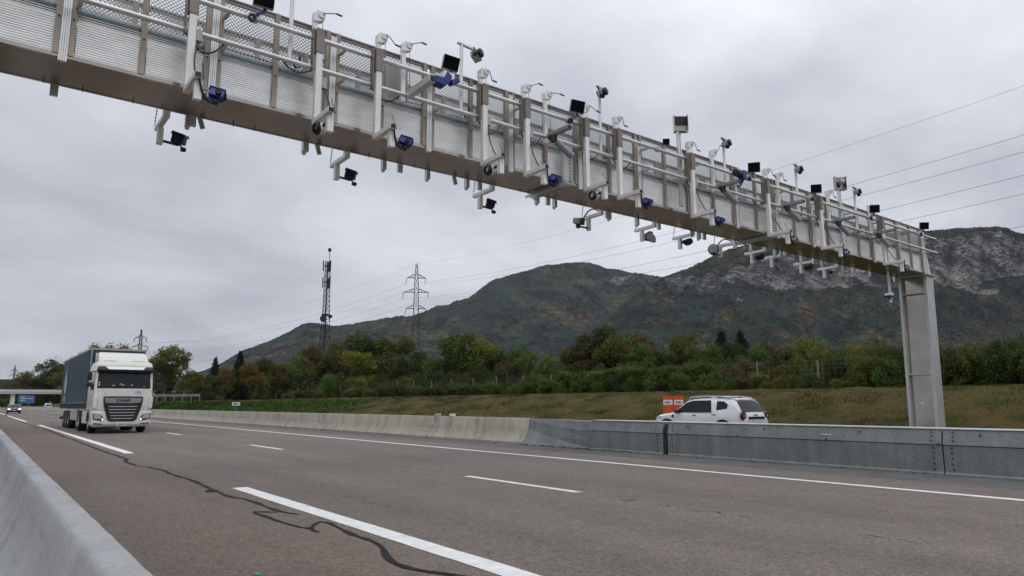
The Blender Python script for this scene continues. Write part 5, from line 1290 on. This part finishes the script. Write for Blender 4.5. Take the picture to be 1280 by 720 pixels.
def make_tree(kind, seed):
    rng = np.random.default_rng(seed); b = MB(); cs = []; rs = []
    if kind == 'conifer':
        b.tube([(0, 0, 0), (.02, 0, .5), (0, 0, .98)], [.022, .015, .003], 7)
        for z in np.linspace(.10, .97, 26):
            r = .25 * (1 - z) ** .8 + .012; m = max(3, int(11 * (1 - z) + 3))
            for k in range(m):
                a = 2*math.pi*k/m + rng.uniform(0, 1); L_ = r * rng.uniform(.75, 1.15)
                for f in (.35, .7, 1.0): cs.append((L_*f*math.cos(a), L_*f*math.sin(a), z - .05*f + rng.normal(0, .006))); rs.append(.028)
        cs = np.array(cs); tint = np.clip(.4 + rng.normal(0, .14, len(cs)), 0, 1)
        q, t = leaves(rng, cs, rs, 16, .014, tint)
    else:
        ch, cr, cz, th = {'round': (.45, .36, .53, .2), 'tall': (.47, .25, .52, .18), 'wide': (.43, .46, .54, .2), 'loose': (.44, .33, .54, .26), 'bush': (.40, .62, .45, .10)}[kind]
        b.tube([(0, 0, -.02), (.01, .005, th), (.0, .015, cz)], [.032, .024, .012], 8)
        nl = {'loose': 11, 'bush': 14}.get(kind, 13)
        for i in range(nl):
            a = 2*math.pi*i/nl*1.618*2 + rng.uniform(-.4, .4); zz = cz + ch * rng.uniform(-.75, .78)
            f = math.sqrt(max(.05, 1 - ((zz - cz)/ch)**2)); rr = cr * f * rng.uniform(.35, .80)
            c = np.array([rr*math.cos(a), rr*math.sin(a), zz]); R_ = cr * rng.uniform(.26, .46)
            if kind != 'bush' or i % 2: b.tube([(0, 0, min(th + .02*i, cz)), tuple(c*.55 + np.array([0, 0, zz*.40])), tuple(c)], [.013, .009, .003], 5)
            m = int(24 * (R_/cr/.36) ** 2) + 5
            d = rng.normal(size=(m, 3)); d[:, 2] = d[:, 2]*.8 + .25; d /= np.linalg.norm(d, axis=1, keepdims=True)
            pts = c + d * R_ * rng.uniform(.55, 1.1, (m, 1)) * np.array([1, 1, .85])
            cs += [tuple(p) for p in pts]; rs += list(rng.uniform(.035, .085, m) * (cr / .36))
        cs = np.array(cs); cs[:, 2] = np.maximum(cs[:, 2], .06)
        tint = np.clip(.45 + rng.normal(0, .20, len(cs)), 0, 1)
        q, t = leaves(rng, cs, rs, {'loose': 15}.get(kind, 24), .0165 if kind != 'bush' else .026, tint)
    return crownmesh('crown', q, t), b.build('trunk', 'bark', None, mesh_only=True, smooth=True)
TREES = {}
for i, k in enumerate(('round', 'tall', 'wide', 'loose', 'conifer', 'bush')):
    TREES[k] = [make_tree(k, 40 + 7*i + j) for j in range(3 if k in ('round', 'bush') else 2)]
COLS = {'dark': (.054, .080, .024), 'green': (.082, .124, .029), 'olive': (.115, .124, .030), 'brown': (.098, .084, .030), 'lime': (.145, .178, .030), 'yellow': (.17, .14, .026), 'rust': (.088, .060, .024),
        'orange': (.130, .100, .026), 'spruce': (.020, .033, .022), 'fresh': (.078, .138, .030)}
def plant(name, kind, loc, h, col, label, cat, group=None, wscale=1.0, trunk=True):
    cr, tr_ = random.choice(TREES[kind])
    e = thing(name, label, cat, loc, random.uniform(0, 6.28), group)
    e.scale = (h * wscale, h * wscale, h)
    c = link('crown', cr, e); k = COLS[col]; j = random.uniform(.85, 1.15)
    c.color = (k[0]*j*random.uniform(.92, 1.08), k[1]*j, k[2]*j, 1)
    if trunk: link('trunk', tr_, e)
    return e
ADJ = {'dark': 'dark green', 'green': 'green', 'olive': 'olive green', 'brown': 'brownish', 'lime': 'bright yellow-green', 'yellow': 'yellow', 'rust': 'rust brown', 'orange': 'orange-yellow', 'spruce': 'blackish green', 'fresh': 'fresh green'}
T = [  # bearing px, top py, distance, kind, colour, width, label
 (33,462,480,'loose','brown',1.2,'thin brownish tree with see-through crown behind the far bridge, leftmost'), (46,461,485,'loose','olive',1.0,'loose olive tree behind the far bridge, right beside the thin brownish one'), (62,455,490,'round','dark',1.2,'dark round tree behind the trailer and the blue sign'),
 (78,450,480,'round','dark',1.3,'dark green tree rising behind the rear of the trailer'), (93,444,470,'round','olive',1.1,'olive tree showing above the trailer rear corner'), (128,427,190,'loose','yellow',1.0,'yellowing tree whose top shows above the lorry roof'),
 (148,428,190,'loose','olive',1.0,'thin olive tree top showing above the cab roof'), (108,437,470,'round','yellow',.9,'yellow tree top at the front corner of the trailer'),
 (209,430,118,'round','olive',1.05,'tall rounded olive tree just right of the lorry'), (193,446,125,'loose','brown',1.0,'sparse brown tree half behind the lorry mirror'), (239,461,130,'round','olive',1.0,'low olive tree right of the tall rounded one by the lorry'), (252,466,135,'wide','dark',1.0,'low dark tree between the olive tree and the thin dark conifer'),
 (270,445,150,'conifer','spruce',1.5,'ragged dark conifer, leftmost of the conifers'), (282,458,120,'loose','orange',1.0,'orange-yellow tree between the two left conifers'), (301,437,130,'conifer','spruce',1.6,'pointed dark conifer left of the telecom mast'), (318,452,118,'round','orange',.9,'small orange tree right of the pointed conifer'),
 (336,445,125,'round','dark',.9,'dark narrow tree between two orange trees'), (347,455,112,'round','brown',.9,'low brown tree left of the telecom mast'), (360,441,115,'wide','green',1.0,'broad green tree left of the telecom mast'), (378,442,120,'round','olive',1.0,'olive tree close to the left of the telecom mast'),
 (398,429,128,'round','brown',.9,'brown tree directly behind the telecom mast'), (422,424,125,'round','olive',1.0,'olive tree right of the telecom mast'), (430,432,112,'round','brown',.8,'brown tree in front, right of the telecom mast'), (446,418,120,'round','dark',1.0,'tall dark tree midway between mast and tall pylon'),
 (452,436,96,'round','lime',1.05,'yellow-green tree standing in front, midway between mast and tall pylon'), (471,417,125,'tall','dark',1.2,'narrow dark tree left of the tall pylon'), (492,421,118,'round','olive',1.1,'olive tree touching the left leg of the tall pylon'), (512,440,110,'wide','dark',1.0,'dark tree behind the legs of the tall pylon'), (534,436,118,'round','dark',1.0,'dark tree right behind the tall pylon'),
 (556,428,105,'wide','green',1.0,'wide green tree right of the tall pylon'), (578,417,100,'round','green',1.15,'large rounded green tree right of the tall pylon'), (602,424,100,'round','lime',.95,'yellow-green tree beside the large rounded green one'), (621,432,104,'round','dark',1.0,'dark tree behind the small rust coloured tree'),
 (630,455,84,'round','rust',.95,'small rust coloured tree in front of the dark row'), (645,433,100,'wide','green',.9,'green tree left of the gap under the peaked hill'), (663,441,92,'round','olive',.9,'olive tree below the peak of the far hill'), (679,442,90,'round','lime',.8,'yellow-green tree just left of the gap in the tree line'), (698,446,98,'wide','brown',.9,'low brownish tree in the gap of the tree line'),
 (716,437,90,'round','green',.9,'green tree right of the gap in the tree line'), (733,425,88,'round','brown',1.0,'brown tree left of the tallest dark crown'), (756,409,88,'round','dark',1.2,'tallest dark crown in the middle of the tree line'), (776,419,84,'wide','olive',1.0,'olive tree right of the tallest dark crown'),
 (790,414,92,'round','brown',1.0,'brown-tinged tree behind the bright green one'), (804,428,74,'round','fresh',1.05,'bright green tree in front, above the orange boards'), (824,434,76,'round','green',1.0,'green tree above the orange boards, right of the bright one'), (843,423,86,'tall','green',1.1,'narrow green tree above the hedge'), (856,418,84,'round','olive',.9,'olive tree above the white car'),
 (878,431,72,'round','green',1.1,'green rounded tree in front of the two conifers'), (901,411,100,'conifer','spruce',1.9,'left one of the twin dark conifers above the white car'), (925,411,100,'conifer','spruce',1.9,'right one of the twin dark conifers above the white car'), (915,428,74,'round','dark',1.1,'dark round tree below the twin conifers'),
 (940,434,72,'wide','green',1.0,'green tree right below the twin conifers'), (964,426,74,'round','brown',1.1,'brownish tree above the wire fence'), (985,432,72,'round','olive',1.0,'olive tree between the brownish and the yellow-green tree'), (1010,423,70,'round','lime',1.0,'yellow-green tree with a flat top behind the fence'), (1032,436,66,'round','olive',.9,'olive tree just left of the wide bright crown'),
 (1066,430,66,'wide','lime',1.15,'wide bright yellow-green crown left of the gantry column'), (1050,447,60,'bush','green',.9,'green shrub beneath the wide bright crown'), (1094,446,62,'round','olive',1.0,'olive tree close to the left of the gantry column'), (1120,450,60,'wide','brown',.9,'brownish tree behind the left edge of the gantry column')]
for px, py, dist, kind, col, ws_, lab in T:
    p = at(px, py, dist); z0 = 0.5 if px < 180 else 1.9
    plant('conifer_tree' if kind == 'conifer' else 'broadleaf_tree', kind, (p.x, p.y, z0), max(2, p.z - z0), col, lab, 'tree', 'trees behind the motorway fence', ws_ * (1.0 if kind != 'conifer' else .62))
# backing row: deeper trees that close the view between the trunks
rngp = random.Random(5)
sky_px = [t[0] for t in sorted(T)]; sky_py = [t[1] for t in sorted(T)]
for i in range(46):
    px = 195 + i * 20.6 + rngp.uniform(-7, 7)
    top = float(np.interp(px, sky_px, sky_py)) + rngp.uniform(9, 20); dist = rngp.uniform(125, 160)
    p = at(px, top, dist)
    plant('broadleaf_tree', rngp.choice(['round', 'wide', 'tall']), (p.x, p.y, 1.9), max(3, p.z - 1.9), rngp.choice(['dark', 'green', 'olive', 'brown', 'dark']), 'tree in the shaded back row, seen only between the crowns in front', 'tree', 'back row of trees', 1.15)
# scrub under the trees
for i in range(74):
    px = 185 + i * 13.2 + rngp.uniform(-5, 5); dist = rngp.uniform(64, 100) * (1.25 if px < 420 else (.80 if px > 900 else 1.0))
    p = at(px, 500, dist); h = rngp.uniform(2.2, 3.9)
    if p.x < 40.5: p = p * (40.8 / p.x)
    plant('undergrowth_shrub', 'bush', (p.x, p.y, 1.8), h, rngp.choice(['dark', 'green', 'olive', 'brown', 'dark', 'dark']), 'shaded shrub in the undergrowth between fence and trees', 'shrub', 'undergrowth shrubs', .62)
# low bushes along the fence
NB = {}
for i in range(170):
    y = 5 + 180 * (i / 170) ** 1.35 + rngp.uniform(-.6, .6); x = rngp.uniform(36.2, 38.2)
    q = M.T @ np.array([x, y, 0]); px = 640 + F * q[0] / q[2]
    h = rngp.uniform(1.0, 1.8)
    if 905 < px < 1060: h = rngp.uniform(.7, 1.2)
    if px >= 1060: h = rngp.uniform(1.5, 2.5)
    if px < 330: h *= .9
    col = rngp.choice(['dark', 'green', 'olive', 'dark', 'green', 'green', 'olive', 'brown'])
    plant('fence_bush', 'bush', (x, y, 1.85), h, col, 'low %s bush along the wire fence' % ADJ[col], 'bush', 'low %s bushes along the fence' % ADJ[col], .75)
SP = [(946,463,40.2,'yellow',1.1,'yellow flowering shrub by the fence, right above the white car'), (973,468,40,'yellow',.7,'small yellow shrub right of the larger yellow one by the fence'), (992,446,39.5,'green',.8,'upright leafy shrub climbing the fence between two posts'),
      (1075,452,40,'dark',1.2,'big dark bush by the fence, left of the gantry column'), (1190,448,40,'dark',1.3,'big dark bush right of the gantry column'), (1222,451,41,'dark',1.2,'second big dark bush right of the gantry column'), (1262,462,41,'olive',1.3,'olive bush at the right edge of the photo'),
      (333,491,33.0,'dark',1.0,'single small dark bush on the green part of the bank'), (413,463,37,'fresh',.8,'green bush at the foot of the telecom mast'), (925,470,40,'olive',.9,'olive bush left of the yellow shrub'), (1140,455,41,'green',1.3,'green bush behind the gantry column'), (1245,455,44,'green',1.3,'green bush near the right edge behind the olive one')]
for px, py, x, col, ws_, lab in SP:
    p = onx(px, py, x); z0 = gz(p.x, p.y) - .08
    plant('leafy_bush', 'bush', (p.x, p.y, z0), max(.8, p.z - z0), col, lab, 'bush', None, ws_ * .7)
def hedge(name, label, x, y0, y1, zt0, zt1, w, col, n, seed):
    rng = np.random.default_rng(seed)
    yy = rng.uniform(y0, y1, n); tt = (yy - y0) / (y1 - y0)
    zt = zt0 + (zt1 - zt0) * tt + (fbm(yy * .8, yy * 0, 4, seed) - .5) * .55
    zz = 1.8 + (zt - 1.8) * rng.random(n) ** .7; bulge = (fbm(yy * 1.3, zz * 1.5, 4, seed + 3) - .5) * .9
    xx = x - w * rng.random(n) ** .5 * .9 + bulge * .5 + rng.normal(0, .1, n)
    tint = np.clip(fbm(yy * 1.1, zz * 1.6, 4, seed + 8) * 1.7 - .4, 0, 1)
    q, t = leaves(rng, np.stack([xx, yy, zz], 1), np.full(n, .20), 12, .062, tint)
    o = link(name, crownmesh(name, q, t)); o.color = (*COLS[col], 1); return tag(o, label, 'hedge')
ya, yb = onx(905, 480, 39).y, onx(706, 480, 39).y
hedge('ivy_hedge', 'dense ivy covered hedge on the fence behind the orange boards', 39.0, ya, yb, 3.75, 3.75, 1.2, 'green', 5200, 3)
yc, yd = onx(700, 480, 39).y, onx(430, 480, 39).y
hedge('bramble_hedge', 'low bramble hedge along the fence below the tall pylon', 38.2, yc, yd, 3.0, 2.9, 1.0, 'dark', 4200, 5)
hedge('reed_hedge', 'low brownish hedge of reeds left of the telecom mast', 38.0, onx(415, 480, 38).y, onx(270, 480, 38).y, 3.2, 2.8, 1.0, 'brown', 3400, 9)
# grass on the bank: short mown tufts, lush weeds on the left part
rng = np.random.default_rng(12)
def grass(name, n, xr, yr, hr, seed, cols, label, dens=None, w=.012):
    rng = np.random.default_rng(seed)
    x = rng.uniform(*xr, n); y = yr[0] + (yr[1] - yr[0]) * rng.random(n) ** 1.3
    if dens is not None:
        k = dens(x, y) > rng.random(n); x, y = x[k], y[k]; n = len(x)
    z = bankz(x, y) - .03; h = rng.uniform(*hr, n) * (.6 + .8 * fbm(x * 1.5, y * 1.5, 3, seed)); a = rng.uniform(0, 6.28, n); l = rng.normal(0, .6, (n, 2)) * h[:, None]
    ww = w * (1 + y / 40)
    P0 = np.stack([x - ww*np.cos(a), y - ww*np.sin(a), z], 1); P1 = np.stack([x + ww*np.cos(a), y + ww*np.sin(a), z], 1); P2 = np.stack([x + l[:, 0], y + l[:, 1], z + h], 1)
    v = np.stack([P0, P1, P2], 1).reshape(-1, 3)
    t = np.clip(fbm(x * .9, y * .5, 5, seed + 2) * 1.8 - .4 + rng.normal(0, .16, n), 0, 1)
    m, tr_, b = newmat(name + '_blades')
    at_ = node(tr_, 'ShaderNodeAttribute', attribute_name='tint')
    tr_.links.new(rampn(tr_, at_.outputs['Fac'], cols), b.inputs['Base Color']); b.inputs['Roughness'].default_value = .8; b.inputs['Specular IOR Level'].default_value = .1
    o = link(name, npmesh(name, v, np.arange(len(v)).reshape(-1, 3), m, {'tint': np.repeat(t, 3)}))
    tag(o, label, 'grass', kind='stuff'); return o
grass('mown_grass', 150000, (25.9, 35.8), (3, 100), (.04, .13), 21, [(0.0, (.040, .060, .014)), (.3, (.062, .066, .019)), (.55, (.108, .080, .030)), (.75, (.070, .080, .021)), (1, (.045, .074, .015))], 'short dry mown grass on the bank beyond the motorway')
def lush(x, y): return np.clip((y - 68 + (x - 26) * 0.9) / 6, 0, 1) * np.clip((32.3 - x + 1.5 * (fbm(x, y * .3, 3, 2) - .5)) / 1.5, 0, 1)
grass('lush_weeds', 70000, (26.0, 33.2), (60, 230), (.12, .42), 33, [(0, (.030, .062, .016)), (.5, (.050, .095, .022)), (1, (.085, .130, .032))], 'lush green weeds on the left part of the bank', lush, .022)
for i, (x, y, h) in enumerate([(39.5, 7.2, 2.3), (40.5, 8.6, 2.6), (39.0, 9.6, 2.2), (41, 10.6, 2.9), (39.5, 11.6, 2.4), (42, 12.5, 3.0), (40.0, 6.0, 2.4), (43, 8, 3.2), (44, 10.5, 3.4), (40, 13.4, 2.4), (42, 14.4, 2.8), (46, 6.5, 3.5), (45, 13.5, 3.2), (41, 4.8, 2.6)]):
    plant('dense_bush', 'bush', (x, y, 1.8), h, ['dark', 'green', 'dark', 'olive'][i % 4], 'dense dark bush in the thicket beside and right of the gantry column', 'bush', 'thicket beside the gantry column', .75)
# trees closing the view beyond the bridge
for i in range(16):
    px = -35 + i * 8.5 + rngp.uniform(-3, 3); p = at(px, 478 + rngp.uniform(-3, 5), rngp.uniform(560, 640))
    plant('broadleaf_tree', rngp.choice(['round', 'wide']), (p.x, p.y, 0), max(4, p.z), rngp.choice(['rust', 'olive', 'brown', 'dark']), 'autumn tree in the distant wood beyond the far bridge', 'tree', 'distant trees beyond the bridge', 1.5)
for i in range(10):
    px = -20 + i * 11; p = at(px, 500, rngp.uniform(470, 520))
    plant('undergrowth_shrub', 'bush', (p.x, p.y, 0), 6.0, rngp.choice(['dark', 'olive', 'green']), 'distant shrub seen underneath the far bridge', 'shrub', 'distant shrubs under the bridge', .9)

# ------------------------------------------------------------------ haze: one closed box of even, thin air
hb = MB().box(-9000, 9000, -9000, 9500, -30, 1500).build('haze', 'wire')
hm = bpy.data.materials.new('haze_air'); hm.use_nodes = True
ht = hm.node_tree; ht.nodes.clear()
pv_ = node(ht, 'ShaderNodeVolumePrincipled'); pv_.inputs['Color'].default_value = (.80, .87, 1.0, 1); pv_.inputs['Density'].default_value = HAZE
ho = node(ht, 'ShaderNodeOutputMaterial'); ht.links.new(pv_.outputs[0], ho.inputs['Volume'])
hb.data.materials.clear(); hb.data.materials.append(hm); hb['kind'] = 'stuff'; hb['label'] = 'thin autumn haze over the valley'
hb.display_type = 'WIRE'
